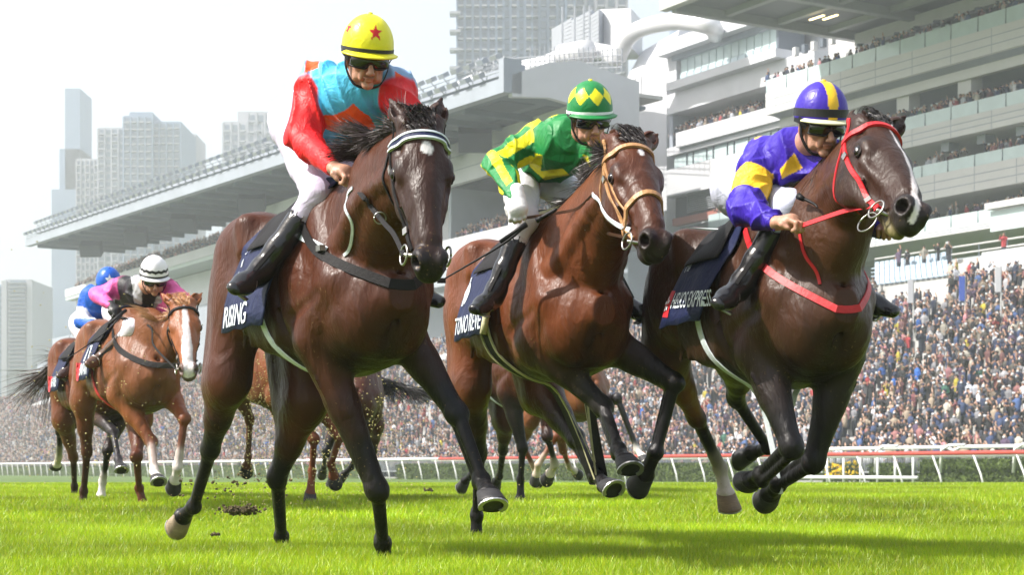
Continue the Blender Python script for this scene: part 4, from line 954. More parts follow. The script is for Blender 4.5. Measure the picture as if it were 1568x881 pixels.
# ------------------------------------------------------------------ tack
def tack(h, m, noseband=None, throat=True, wb=.020, wc=.017, brow=None):
    hp = h.hp; X = lambda *L: [hp(*p) for p in L]
    pb = h.strap('browband', X((.05,-.115,-.10),(.075,-.105,-.05),(.085,-.06,.0),(.09,0,.03),(.085,.06,.0),(.075,.105,-.05),(.05,.115,-.10)), brow or m, wb, .010, .001, 'snap')
    if brow:
        for o in (-.45, .45):
            h.strap('browband_trim', X((.05+wb*o,-.115,-.10),(.075+wb*o,-.105,-.05),(.085+wb*o,-.06,.0),(.09+wb*o,0,.03),(.085+wb*o,.06,.0),(.075+wb*o,.105,-.05),(.05+wb*o,.115,-.10)), M['wstrap'], .009, .012, .002, 'snap', parent=pb)
    ck = X((.04,-.12,-.085),(.14,-.12,-.105),(.26,-.11,-.115),(.38,-.09,-.115),(.475,-.07,-.105)); h.strap('cheekpiece', ck, m, wc, .006, .001, 'snap', mirror=True)
    h.strap('headpiece', X((.05,-.115,-.09),(-.01,-.10,-.06),(-.045,-.06,-.03),(-.055,0,-.02),(-.045,.06,-.03),(-.01,.10,-.06),(.05,.115,-.09)), m, .022, .006, .001, 'snap')
    if noseband: 
        h.strap('noseband', X((.40,-.03,-.17),(.385,-.09,-.11),(.36,-.075,-.04),(.35,0,.02),(.36,.075,-.04),(.385,.09,-.11),(.40,.03,-.17)), noseband, .024, .009, .001, 'snap')
        h.strap('noseband_cheek', X((.06,-.12,-.07),(.16,-.12,-.08),(.27,-.11,-.085),(.37,-.09,-.09)), noseband, .013, .006, .001, 'snap', mirror=True)
    if throat: h.strap('throatlatch', X((.03,-.11,-.09),(.10,-.10,-.17),(.17,-.075,-.235),(.20,0,-.25),(.17,.075,-.235),(.10,.10,-.17),(.03,.11,-.09)), m, .014, .005, .001, 'snap')
    for k in (1, 3):
        q, n = h.snap(ck[k]); b = MB(); t = nrm(h.ax - n*(h.ax @ n)); b.box(q+n*.008, (.012,.014,.003), Matrix((np.cross(n,t), t, n)).transposed()); b.obj('buckle', M['steel'], h.root)
    h.bitp = hp(.492,-.076,-.108); pm = hp(.492,.076,-.108); nn = nrm(-h.lat + h.fn*.2)
    h.ring('bit_ring', h.bitp, nn, .036, .0045, M['steel']); h.ring('bit_ring', pm, -nn, .036, .0045, M['steel'])
    b = MB(); b.tube([h.bitp, pm], .007, 8); b.obj('bit', M['steel'], h.root, True); return pb
def rein(h, jk, q, mids, m, width=.018, end=None):
    g = V3(h.I @ Vector(jk.grip[q])); a = h.bitp if q == 'L' else h.bitp - 2*h.lat*((h.bitp-h.HP) @ h.lat)
    P = [a] + [V3(p) for p in mids] + [g]; P = spline(P, 8); N = [nrm(np.array((.3,-1 if q == 'L' else 1,.4)))]*len(P)
    return ribbon('rein', P, N, width, .004, m, h.root)
def midrein(h, jk, q, px, py, t):
    """a point on the pixel ray nearest to the straight line bit-hand"""
    g = V3(h.I @ Vector(jk.grip[q])); d = nrm(h.loc(px, py, 1.0)-h.cam); D = np.linalg.norm((h.bitp*(1-t)+g*t)-h.cam); hh = h.bvh.ray_cast(Vector(h.cam), Vector(d)); D = min(D, hh[3]-.012) if hh[0] is not None else D; return h.cam + d*D
def flatprint(h, shapes, m, name, side=-1, parent=None):
    """printed polygons given in body (t, z) laid on the cloth"""
    V, F = [], []
    if len(shapes) == 1 and len(shapes[0]) == 4:
        a, b_, c, d = [np.array(p) for p in shapes[0]]; n = 8; g = lambda i, j: tuple((a*(1-i/n)+b_*i/n)*(1-j/n) + (d*(1-i/n)+c*i/n)*j/n)
        shapes = [[g(i,j), g(i+1,j), g(i+1,j+1), g(i,j+1)] for i in range(n) for j in range(n)]
    for sh in shapes:
        b = len(V)
        for (t, z) in sh:
            hh = h.cb.ray_cast(Vector((t, side*1.0, z)), Vector((0, -side, 0)), 1.2); y = hh[0].y if hh[0] is not None else side*.33; V.append((t, y + side*.010, z))
        F.append(tuple(range(b, len(V))))
    return link(name, mesh(name, V, F, m), parent or h.clothobj)
def saddle(h):
    c = h.clothobj, h.cb; h.cloth(-.42, -.06, .27, m=M['bleather'], name='saddle', flare=.0, off=.022); s_ = h.clothobj; h.clothobj, h.cb = c; return s_
# front horse
H1.cloth(-.38, .19, .62, flare=.02, tslant=-.24); 
H1.lettering('RISING', -.58, 1.57-.60, .135, m=M['print'], squash=.85); 
for k, ch in enumerate('HKIR'): H1.lettering('駒神威王'[k], -.545+k*.018, 1.57-.44+k*.055, .04, m=M['print'], squash=1)
saddle(H1)
pb = tack(H1, M['bleather'], brow=M['navy'], wb=.026)
rein(H1, J1, 'L', [midrein(H1,J1,'L',604,360,.2), midrein(H1,J1,'L',592,346,.35), midrein(H1,J1,'L',581,333,.5), midrein(H1,J1,'L',568,317,.65), midrein(H1,J1,'L',555,300,.8)], M['bleather'], .020); rein(H1, J1, 'R', [], M['bleather'], .020)
H1.ring('martingale_ring', midrein(H1,J1,'L',582,334,.5), H1.cam-H1.HP, .022, .003, M['steel'])
H1.strap('martingale_strap', [(541,288),(533,300),(536,330),(541,352),(536,380),(527,392)], M['wstrap'], .014, .004, .002)
H1.strap('breast_strap', [(455,360),(478,371),(500,384)], M['wstrap'], .030, .003, .003); H1.breast(M['bleather'], .044)
q, n = H1.hit(494,383); b = MB(); b.box(q+n*.012, (.022,.012,.012)); b.obj('buckle', M['steel'], H1.root)
H1.girth(M['wstrap'], .055)
# middle horse
H2.cloth(-.38, .14, .60, flare=.02, tslant=-.22, piping='front', trim_w=.034); H2.lettering('TONO REVE', -.58, 1.60-.57, .125, m=M['print'], squash=.70); flatprint(H2, [[(-.50+.05*math.cos(a), 1.60-.36+.055*math.sin(a)) for a in np.linspace(0,6.28,18)[:-1]]], M['print'], 'round_logo')
for k in range(4): H2.lettering('國際錦標'[k], -.545+k*.018, 1.60-.42+k*.055, .042, m=M['print'], squash=1)
saddle(H2)
tack(H2, M['tan'], noseband=M['tan'], wb=.022)
H2.strap('neck_strap', [(909,298),(922,316),(943,342),(966,353)], M['wstrap'], .020, .005, .003)
g_ = V3(H2.I @ Vector(J2.grip['L'])); a_, n_ = H2.hit(909,298); P_ = spline([g_, H2.loc(850,327,8.10), H2.loc(884,319,8.02), a_], 8); ribbon('rein', P_, [nrm(H2.cam-a_)]*len(P_), .014, .004, M['bro'], H2.root); rein(H2, J2, 'R', [], M['bro'], .014)
H2.girth(M['bleather'], .085); H2.girth(M['cream'], .016, o=-.05, name='girth_edge', th=.009); H2.girth(M['cream'], .016, o=.05, name='girth_edge', th=.009)
# right horse
H3.cloth(-.33, .15, .54, flare=.03, tslant=-.22, m=M['navy']); H3.lettering('HELIOS EXPRESS', -.415, 1.52-.46, .10, m=M['print'], squash=.60, rot=-.06)
b3 = [[(-.525, 1.52-.49),(-.43, 1.52-.50),(-.43,1.52-.38),(-.51,1.52-.37)]]
flatprint(H3, [[(-.755+.13,1.52-.475),(-.755+.0+.02,1.52-.46),(-.735,1.52-.33),(-.625,1.52-.34)]] if 0 else b3, M['redprint'], 'flag_patch')
fl_ = []
for k in range(5):
    a = 2*math.pi*k/5+.3; c = (-.474, 1.52-.435); d = (math.cos(a), math.sin(a)); e = (-d[1], d[0]); fl_.append([(c[0]+d[0]*r_+e[0]*w_, c[1]+d[1]*r_+e[1]*w_) for r_, w_ in ((.006,0),(.024,.011),(.036,.004),(.032,-.006),(.020,-.009))])
o = flatprint(H3, fl_, M['print'], 'flower_emblem'); o.location = (0,-.005,0)
for k, ch in enumerate('陽驕'): H3.lettering(ch, -.42+k*.03, 1.52-.29+k*.11, .10, m=M['print'], squash=1)
saddle(H3)
tack(H3, M['redstrap'], wb=.026, wc=.020)
rein(H3, J3, 'L', [midrein(H3,J3,'L',1339,316,.2), midrein(H3,J3,'L',1296,323,.6)], M['redstrap'], .022); rein(H3, J3, 'R', [], M['redstrap'], .020)
H3.ring('bit_ring', H3.bitp + H3.ax*.02 - H3.fn*.05 - H3.lat*.01, nrm(-H3.lat + H3.fn*.3), .042, .003, M['steel'])
H3.around('breast_strap', M['redstrap'], .032, .005, lambda a: (np.array((.05, 0, 1.52-.58+.44*abs(a/1.6)**.85)), np.array((math.cos(a), math.sin(a), 0))), np.linspace(-1.5, 1.65, 50)); H3.strap('martingale_strap', [(1225,352),(1233,391),(1249,412),(1256,436)], M['redstrap'], .014, .004, .003);
H3.girth(M['wstrap'], .05)
# chestnut and the one behind
for h, t, j in ((H4, 'EMVAR', J4), (H5, 'INVAS', J5)):
    h.cloth(-.40, .06, .56, flare=.02, tslant=-.20); h.lettering(t, -.49, 1.60-.52, .14, m=M['print'], squash=.75); saddle(h)
    flatprint(h, [[(-.60,1.60-.55),(-.51,1.60-.56),(-.51,1.60-.42),(-.60,1.60-.41)]], M['redprint'], 'flag_patch')
flatprint(H4, [[(-.42,1.19),(-.38,1.30),(-.36,1.38),(-.40,1.42),(-.34,1.44),(-.24,1.43),(-.26,1.36),(-.24,1.30),(-.22,1.20),(-.25,1.20),(-.28,1.30),(-.33,1.30),(-.38,1.19)]], M['print'], 'horse_logo')
tack(H4, M['bleather'])
rein(H4, J4, 'L', [midrein(H4,J4,'L',236,530,.35), midrein(H4,J4,'L',229,500,.7)], M['bleather'], .016)
H4.breast(M['bleather'], .045); H4.girth(M['redstrap'], .055)
H8.girth(M['wstrap'], .05)
# whips
def whip(px, label, r0=.008):
    a = [V3(W(*p)) for p in px]; o = a[0]; e = empty('whip', o, label=label, cat='whip'); P = [p - o for p in a]; d = P[-1]-P[0]; L = np.linalg.norm(d)
    b = MB(); b.tube([P[0], P[0]+d*.30], [.014,.010], 8); b.obj('grip', M['rubber'], e, True); b = MB(); Q = spline(P, 6); b.tube(Q, [float(np.interp(i/(len(Q)-1),[0,1],[r0,r0*.45])) for i in range(len(Q))], 6); b.obj('shaft', M['rubber'], e, True)
    
    if L > .3: b = MB(); b.box(P[-1], (.02,.006,.012)); b.obj('flap', M['bleather'], e)
whip([(806,344,8.05),(770,374,8.1),(676,430,8.25)], 'black whip held low by the jockey in green')
whip([(822,338,8.00),(848,323,7.96),(852,320,7.95)], 'short black grip in the glove of the jockey in green', .012)
whip([(193,475,13.38),(160,510,13.3),(100,552,13.1)], 'long black whip held by the jockey in pink')
whip([(1222,300,7.05),(1246,312,7.0),(1252,318,6.98)], 'red capped whip in the far hand of the jockey in purple')
# name on the breeches of the jockey in green
def legtext(j, txt, px, py, size, rot):
    p, q = j.parts['breeches']; bv = BVHTree.FromPolygons(p.tolist(), q.tolist()); cu = bpy.data.curves.new('name_print', 'FONT'); cu.body = txt; cu.size = size; cu.offset = .002; t = bpy.data.objects.new('t', cu); COL.objects.link(t)
    me = bpy.data.meshes.new_from_object(t.evaluated_get(bpy.context.evaluated_depsgraph_get())); bpy.data.objects.remove(t); c, s_ = math.cos(rot), math.sin(rot); k = 2700/8.7
    for v in me.vertices:
        x, y = v.co.x, v.co.y; X, Y = (x*c-y*s_)*k, (x*s_+y*c)*k; d = (W(px+X, py-Y, 1)-cam.location).normalized(); h = bv.ray_cast(cam.location, d)
        pp_ = (h[0] - d*.003) if h[0] is not None else W(px+X, py-Y, 8.6); v.co = pp_ - Vector(j.o)
    me.materials.clear(); me.materials.append(M['black']); link('name_print', me, j.root)
legtext(J2, 'oreira', 778, 252, .075, -math.pi/2+.22)
for h in (H1, H2, H3, H4, H5): h.bvh = None
# ------------------------------------------------------------------ the setting: ground, stands, towers
GY = [0,9,12,15,20,30,45,75,90,400]; GZ = [0,0,.05,.13,.16,.11,0,-.2,-.25,-.3]
def gtop(y): return float(np.interp(y, GY, GZ))
UD = np.array((.506,-.8625)); ND = np.array((.8625,.506)); WH = .8625
def dpx(px, N): return N/(.000319*(px+803.))
def spx(px, N):
    """distance along the stands of the point seen at px on the line N metres out"""
    D = dpx(px, N); x = (px-784)/2700*D; return x*UD[0] + D*UD[1]
def zm(m, N): return .34 + m*N/WH
SLP = None
def SP(s_, n_, z=0):
    if SLP: z += (s_-SLP[0])/(SLP[1]-SLP[0])*SLP[2]
    v = UD*s_ + ND*n_; return Vector((v[0], v[1], z))
def sbox(b, s0, s1, n0, n1, z0, z1):
    return b.hexa([SP(s0,n0,z0), SP(s1,n0,z0), SP(s1,n1,z0), SP(s0,n1,z0), SP(s0,n0,z1), SP(s1,n0,z1), SP(s1,n1,z1), SP(s0,n1,z1)])
ANG = math.atan2(UD[1], UD[0])
def sobj(name, parent, m, s0, s1, n0, n1, z0, z1, **k):
    b = MB(); sbox(b, s0, s1, n0, n1, z0, z1); return b.obj(name, m, parent, **k)
MW = mat('white render', (.52,.53,.56), .6, noise=.07, nscale=.25, bump=.1, bscale=2)
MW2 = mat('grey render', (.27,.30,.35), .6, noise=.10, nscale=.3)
MCL = mat('white cladding', (.52,.52,.52), .5, noise=.05, nscale=.6)
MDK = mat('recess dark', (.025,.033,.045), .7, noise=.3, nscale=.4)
MGL = mat('balcony glass', (.46,.56,.57), .12, noise=.08, nscale=.8, spec=.6)
MWG = mat('window glass', (.42,.52,.56), .12, noise=.15, nscale=.5, spec=.7)
MFR = mat('dark frame', (.10,.12,.15), .4)
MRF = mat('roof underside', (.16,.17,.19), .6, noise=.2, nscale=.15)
MRB = mat('roof beam', (.30,.31,.33), .6, noise=.1)
MST = mat('steelwork', (.32,.34,.37), .5, .3)
MCO = mat('concrete', (.42,.42,.41), .8, noise=.12, nscale=.6)
MPI = mat('duct metal', (.66,.66,.68), .4, .3, noise=.1, nscale=.4)
MRD = mat('red brown band', (.36,.12,.09), .6)
MLP = mat('light', (1,1,1), .4)
b_ = MLP.node_tree.nodes['Principled BSDF']; b_.inputs['Emission Color'].default_value = (1,.78,.35,1); b_.inputs['Emission Strength'].default_value = 2.5
# soil sheet to the horizon
xs = [-1500,-400,-120,-60,-30,-15,0,15,30,60,120,400,1500]; ys = [-50,3,6,9,10.5,12,13.5,15,17.5,20,25,30,37,45,60,75,90,130,200,400,2500]
V = [(x, y, gtop(y)-.10) for y in ys for x in xs]; F = [(j*13+i, j*13+i+1, (j+1)*13+i+1, (j+1)*13+i) for j in range(len(ys)-1) for i in range(12)]
MSOIL = mat('turf soil', (.055,.10,.012), .95, noise=.4, nscale=3, col2=(.08,.14,.015), bump=.6, bscale=20)
link('ground', mesh('ground', V, F, MSOIL, True), kind='structure')
# ---- main stand (right)
st = empty('grandstand', SP(spx(1500,90), 90, 0), label='white tiered grandstand with glass balconies filling the right side', cat='grandstand')
st.matrix_world = Matrix.Translation(st.location); bpy.context.view_layer.update()
def rel(o): 
    o.matrix_parent_inverse = Matrix.Translation(-o.parent.location); return o
def part(name, parent, m, s0, s1, n0, n1, z0, z1, **k): return rel(sobj(name, parent, m, s0, s1, n0, n1, z0, z1, **k))
SE = spx(1760, 90); N0 = 90
S_A = spx(1176, N0)
levels = [  # px of left end, glass top, glass bottom, fascia bottom, recess bottom slope
 (1172, .3027,.2925,.2755), (1172,.2470,.2380,.2255), (1300,.2110,.2030,.1864), (1172,.1728,.1648,.1600)]
gm_ = None
for li, (pxl, a, b, c) in enumerate(levels):
    s0 = spx(pxl, N0); zt, zb, zf = zm(a,N0), zm(b,N0), zm(c,N0)
    part('balcony_fascia', st, MCL, s0, SE, N0, N0+6.0, zf, zb)
    for q in (1,2):
        zz = zb + (zf-zb)*q/3; part('cladding_joint', st, MW2, s0, SE, N0-.012, N0+.5, zz-.03, zz+.03)
    for i in range(int((SE-s0)/3.9)): s1 = s0+1.3+i*3.9; part('cladding_joint', st, MW2, s1, s1+.05, N0-.011, N0+.4, zf+.02, zb-.02)
    ps = 2.6; n = int((SE-s0)/ps)
    if li < 3:
        k = 0
        for i in range(n):
            sj = s0 + i*ps*1.0
    for i in range(n):
        s1 = s0 + i*ps
        if gm_ is None or True:
            g = MB(); sbox(g, s1+.04, s1+ps-.04, N0+.05, N0+.09, zb, zt); o = rel(g.obj('glass_panel', MGL, st))
            g = MB(); g.hexa([SP(s1-.03,N0+.0,zb), SP(s1+.05,N0+.0,zb), SP(s1+.05,N0+.12,zb), SP(s1-.03,N0+.12,zb), SP(s1,N0+.03,zt-.1), SP(s1+.02,N0+.03,zt-.1), SP(s1+.02,N0+.1,zt-.1), SP(s1,N0+.1,zt-.1)])
            if i % 1 == 0: rel(g.obj('balcony_post', MFR, st))
    part('floor_slab', st, MCO, s0, SE, N0+6.0, N0+12, zf+.2, zb-.2)
    # lower face of the tier above: sloping bowl soffit
    if li < 3:
        zn = zm(levels[li+1][1], N0)
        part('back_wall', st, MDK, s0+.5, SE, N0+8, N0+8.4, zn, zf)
    # people on the balcony are added later
# sloping soffit and ribs under the top balcony
zf = zm(.2755,N0); zd = zm(.2470,N0)
g = MB(); s0 = S_A
g.hexa([SP(s0,N0+.3,zf-.02), SP(SE,N0+.3,zf-.02), SP(SE,N0+8,zf-1.9), SP(s0,N0+8,zf-1.9), SP(s0,N0+.3,zf+.3), SP(SE,N0+.3,zf+.3), SP(SE,N0+8,zf+.3), SP(s0,N0+8,zf+.3)]); rel(g.obj('sloping_soffit', MW2, st))
for px in (1198,1272,1350,1443,1548):
    s1 = spx(px, N0); part('bracket', st, MCL, s1, s1+1.3, N0+1.5, N0+2.6, zf-2.1, zf-.3)
part('soffit_beam', st, MCL, S_A, SE, N0+1.2, N0+1.7, zf-.95, zf-.05)
for px in (1425,1480,1540): s1 = spx(px, N0); part('bracket', st, MW2, s1, s1+.8, N0+1, N0+2, zm(.2110,N0)+.9, zm(.2255,N0))
# glazed wall behind the third and fourth balconies
for (a, b) in ((.2255,.2030),(.1864,.1648)):
    for i in range(26):
        s1 = SE - 3.4*(i+1)
        if s1 < spx(1330,N0): break
        if i in (10,11,): continue
        part('window_pane', st, MGL, s1+.06, s1+3.34, N0+5, N0+5.1, zm(b,N0), zm(a,N0)-.9)
# upper wall, dark glazing under the roof
s1 = spx(1202,N0)
part('upper_wall', st, MCL, s1, spx(1256,N0), N0+4.5, N0+5, zm(.3027,N0)-1, zm(.331,N0))
part('roof_beam', st, MCL, spx(1256,N0), SE, N0+3.5, N0+4.2, zm(.318,N0)+.2, zm(.3262,N0)+.3)
part('upper_glazing', st, MGL, spx(1262,N0), spx(1382,N0), N0+4.6, N0+4.7, zm(.3,N0)-1, zm(.3165,N0)+.3)
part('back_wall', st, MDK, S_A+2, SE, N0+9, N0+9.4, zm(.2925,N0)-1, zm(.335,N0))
r = random.Random(3)
for i in range(34):
    s1 = SE - i*2.1 - 1
    if s1 > spx(1256,N0): b = MB(); p = SP(s1, N0+3.3, zm(.3262,N0)+.1 - .9); b.box(p, (.25,.18,.12)); b.tube([p, p+Vector((0,0,-.3))], .05, 5); rel(b.obj('floodlight', MFR, st))
# canopy roof
zr = 35.0
cr = empty('canopy_roof', SP(spx(1240,90), 84, zr), label='dark underside of the main stand roof at the top right', cat='roof')
sr0 = spx(1242, 90); 
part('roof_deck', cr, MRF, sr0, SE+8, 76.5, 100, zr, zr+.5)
part('roof_edge', cr, MCO, sr0-.4, SE+8, 75.8, 76.5, zr-.5, zr+1.1)
for i in range(9): part('roof_beam', cr, MRB, sr0 + .2 + i*7, sr0 + .8 + i*7, 76.5, 98, zr-.7, zr)
for n_ in (81, 86, 91): part('roof_beam', cr, MRB, sr0+.2, SE+8, n_, n_+.5, zr-.45, zr)
for k in range(2): s1 = spx(1262+k*8, 88); part('strip_light', cr, MLP, s1, s1+1.6, 86.5+k*.8, 86.7+k*.8, zr-.75, zr-.68)
for k in range(5):
    s1 = spx(1213+k*14, 93); part('roof_column', cr, MFR if k % 2 else MCL, s1, s1+.4, 93, 93.4, zm(.315,93), zr)
# ---- centre wing
wg = empty('stand_wing', SP(spx(1100,97), 97, 0), label='white corner wing with a long slanting window above a crowded balcony', cat='building')
Nw = 97; sL, sR = spx(1021,Nw), spx(1200,Nw)
part('roof_parapet', wg, MW, sL, spx(1190,Nw)+1.5, Nw-1.2, Nw+10, zm(.3462,Nw), zm(.357,Nw))
part('window_lintel', wg, MW2, sL+1, spx(1190,Nw), Nw-.2, Nw+4, zm(.342,Nw), zm(.3462,Nw)-.01)
part('window_sill', wg, MW, spx(1033,Nw), spx(1190,Nw)+1, Nw-1.0, Nw+6, zm(.3155,Nw), zm(.3222,Nw))
n = 13; a0, a1 = spx(1038,Nw), spx(1187,Nw)
for i in range(n): 
    d = (a1-a0)/n; part('window_pane', wg, MGL, a0+i*d+.05, a0+(i+1)*d-.05, Nw+.3, Nw+.36, zm(.3222,Nw)+.9, zm(.342,Nw)); 
    part('window_pane', wg, MWG, a0+i*d+.05, a0+(i+1)*d-.05, Nw+.2, Nw+.26, zm(.3222,Nw), zm(.3222,Nw)+.85)
part('window_frame', wg, MFR, a1, a1+.3, Nw+.1, Nw+3, zm(.3222,Nw), zm(.342,Nw))
part('end_wall', wg, MW, sL, a0-.3, Nw, Nw+8, zm(.3222,Nw), zm(.3462,Nw))
part('back_wall', wg, MW, sL, sR+6, Nw+4, Nw+10, zm(.20,Nw), zm(.3462,Nw))
part('wall_band', wg, MW, sL, sR+4, Nw, Nw+4.5, zm(.2985,Nw), zm(.3155,Nw)-.02)
part('recess_back', wg, MDK, sL+.5, sR+4, Nw+3.5, Nw+3.9, zm(.2805,Nw)-1, zm(.2985,Nw))
part('side_wall', wg, MW2, sL, sL+.5, Nw+.3, Nw+8, zm(.2637,Nw), zm(.2985,Nw))
part('balcony_parapet', wg, MW, spx(1040,Nw), sR+4, Nw-.4, Nw-.05, zm(.268,Nw), zm(.2802,Nw))
part('wall_band', wg, MW, sL, sR+6, Nw, Nw+3, zm(.2637,Nw), zm(.2705,Nw))
part('window_recess', wg, MFR, sL+.6, sR+4, Nw+.5, Nw+.8, zm(.2520,Nw), zm(.2637,Nw))
a0 = spx(1027,Nw); k = 0; x = a0
while x < sR+3:
    w = (2.0, .9)[k % 2]; part('window_pane', wg, MGL, x+.08, x+w-.08, Nw+.35, Nw+.42, zm(.2532,Nw), zm(.2628,Nw)); x += w + .1; k += 1
part('wall_band', wg, MW, sL, sR+8, Nw-.02, Nw+3, zm(.2288,Nw), zm(.2520,Nw))
part('window_recess', wg, MDK, sL+.3, sR+6, Nw+.8, Nw+1.2, zm(.2100,Nw), zm(.2288,Nw))
for i in range(9):
    z = zm(.2130,Nw)+ (zm(.2288,Nw)-zm(.2130,Nw))*(i+.5)/9; part('louvre', wg, MST, spx(1045,Nw), sR+4, Nw+.5, Nw+.75, z, z+.09)
part('red_band', wg, MRD, sL+.3, sR+6, Nw+.4, Nw+1, zm(.2050,Nw), zm(.2110,Nw))
part('lower_wall', wg, MW2, sL, sR+8, Nw+1.5, Nw+4, -.5, zm(.2050,Nw))
n = 14
for i in range(n): x = spx(1088,Nw)+i*1.7; part('glass_panel', wg, MGL, x+.03, x+1.67, Nw-.3, Nw-.24, zm(.195,Nw), zm(.2065,Nw))
# ---- tower block between the stands
tb = empty('lift_tower', SP(spx(990,98), 98, 0), label='plain white block rising between the two stands', cat='building')
part('wall', tb, MW, spx(956,98), spx(1021,98)-.05, 98, 112, -.5, zm(.338,98))
g = MB(); a, b = spx(956,98), spx(1021,98)-.05
g.hexa([SP(a,98,zm(.338,98)+.02), SP(b,98,zm(.338,98)+.02), SP(b,110,zm(.338,98)+.02), SP(a,110,zm(.338,98)+.02), SP(a,100,zm(.367,98)), SP(b,99.5,zm(.372,98)), SP(b,110,zm(.372,98)), SP(a,110,zm(.367,98))]); rel(g.obj('sloping_top', MW, tb))
# ---- far stand with cantilever roof
fs = empty('far_grandstand', SP(spx(500,75), 75, 0), label='long hazy far grandstand with a cantilevered coffered roof and lighting gantry', cat='grandstand')
Nf = 72; sA, sB = spx(40,Nf), spx(768,Nf); zc = zm(.410,Nf); SLP = (sA, sB, zm(.371,Nf)-zc)
MRS = mat('coffered soffit', (.11,.14,.17), .7, noise=.12, nscale=.2); MRS2 = mat('coffer panel', (.07,.09,.11), .7)
part('roof_fascia', fs, MW2, sA, sB, Nf-.3, Nf+.6, zc-.3, zc+.9)
part('roof_soffit', fs, MRS, sA+2, sB+.3, Nf+.6, 86, zc-.2, zc+.1)
for i in range(26):
    x = sA + 4 + i*(sB-sA-6)/26
    for k, n_ in enumerate((Nf+1.6, Nf+6.0, Nf+10.2)): part('coffer', fs, MRS2 if (i+k) % 3 else MRS, x, x+(sB-sA)/26*.80, n_, n_+3.3, zc-.26, zc-.2)
    part('roof_rib', fs, MRS, x-.5, x-.1, Nf+.6, 86, zc-.75, zc-.2)
for i, px in enumerate((128,196,268,372,470,560,650,712)):
    x = spx(px, Nf+4); g = MB(); g.box((0,0,0), (1.5,1.0,.9), Matrix.Rotation(.5,3,'X')); o = rel(g.obj('speaker_cluster', MDK, fs)); o.location = SP(x, Nf+5, zc-1.7); o.matrix_parent_inverse = Matrix.Translation(-fs.location)
    g = MB(); p = SP(x, Nf+5, zc-.2); g.tube([p, p-Vector((0,0,1.6))], .08, 5); rel(g.obj('speaker_hanger', MDK, fs))
part('roof_upper', fs, MW2, sA+.5, sB, Nf+1.2, Nf+2.2, zc+1.7, zc+2.3)
part('roof_deck', fs, MCO, sA+.5, sB, Nf+2.2, 88, zc+.9, zc+1.2)
for lv, (z0, n_) in enumerate(((zc+.85, Nf-.1), (zc+2.3, Nf+1.5))):        # lighting gantry and railings with their lamps
    g = MB(); x = sA
    while x < sB: g.tube([SP(x,n_,z0), SP(x,n_,z0+.7)], .04, 4); x += 2.4
    for z in (.35, .7): g.tube([SP(sA,n_,z0+z), SP(sB,n_,z0+z)], .04, 4)
    rel(g.obj('gantry_rail', MST, fs, kind='stuff'))
    for i in range(62):
        x = sA + 1.5 + i*(sB-sA-2)/62; g = MB(); g.box(SP(x, n_-.5, z0+.7 + (.35 if lv else 0)), (.5,.3,.2), Matrix.Rotation(ANG,3,'Z') @ Matrix.Rotation(.5,3,'X')); g.tube([SP(x,n_,z0+.3), SP(x,n_-.5,z0+.8)], .05, 4)
        rel(g.obj('flood_lamp', MST if i % 3 else MW2, fs))
part('roof_end', fs, MW2, sB, sB+.8, Nf-.3, Nf+1.4, zc-.3, zc+2.5)
# roof end frame running back
g = MB(); x = sB+.8; pr = [(Nf+.5,-.6,1.2),(Nf+4,-.3,2.6),(Nf+7,-.7,3.1),(Nf+9,-1.6,2.7),(Nf+13,-2.6,2.0)]
for i in range(len(pr)-1):
    (n0,a0,b0),(n1,a1,b1) = pr[i], pr[i+1]
    g.hexa([SP(x-.6,n0,zc+a0), SP(x,n0,zc+a0), SP(x,n1,zc+a1), SP(x-.6,n1,zc+a1), SP(x-.6,n0,zc+b0), SP(x,n0,zc+b0), SP(x,n1,zc+b1), SP(x-.6,n1,zc+b1)])
rel(g.obj('roof_end_frame', MW, fs))
SLP = None; Np = 80
sP = spx(383,Np)
part('parapet', fs, MW, spx(98,Np), sP, Np, Np+.5, zm(.2935,Np), zm(.3068,Np))
part('parapet', fs, MW, sP, spx(935,Np), Np-.6, Np, zm(.290,Np), zm(.332,Np))
for q in (.304,.318): part('cladding_joint', fs, MW2, sP, spx(935,Np), Np-.62, Np-.6, zm(q,Np)-.04, zm(q,Np)+.04)
part('parapet_soffit', fs, mat('green grey soffit', (.42,.50,.48), .6), spx(98,Np), sP, Np+.1, Np+4, zm(.288,Np), zm(.2935,Np)-.02)
part('lower_wall', fs, MW, spx(110,Np+1), spx(690,Np+1), Np+4, Np+6, zm(.234,Np), zm(.287,Np))
part('recess_back', fs, MDK, spx(690,Np), spx(880,Np), Np+6, Np+6.4, zm(.23,Np), zm(.29,Np))
part('recess_side', fs, MW2, spx(690,Np)-.5, spx(690,Np), Np, Np+6, zm(.23,Np), zm(.29,Np))
part('lower_parapet', fs, MW, spx(500,Np), spx(956,Np), Np-1, Np-.5, zm(.205,Np), zm(.2345,Np))
part('lower_parapet', fs, MW2, spx(60,Np), spx(500,Np), Np+2, Np+3, zm(.15,Np), zm(.234,Np))
part('stand_base', fs, MW2, spx(20,Np), spx(900,Np), Np+4, Np+8, -.5, zm(.2,Np))
# raked seating steps behind the parapet
g = MB()
for i in range(9): sbox(g, spx(112+i*7,Np), spx(815,Np), Np+1+i*1.15, Np+1+(i+1)*1.15, zm(.29,Np), zm(.300,Np)+i*.55)
rel(g.obj('seating_steps', MDK, fs))
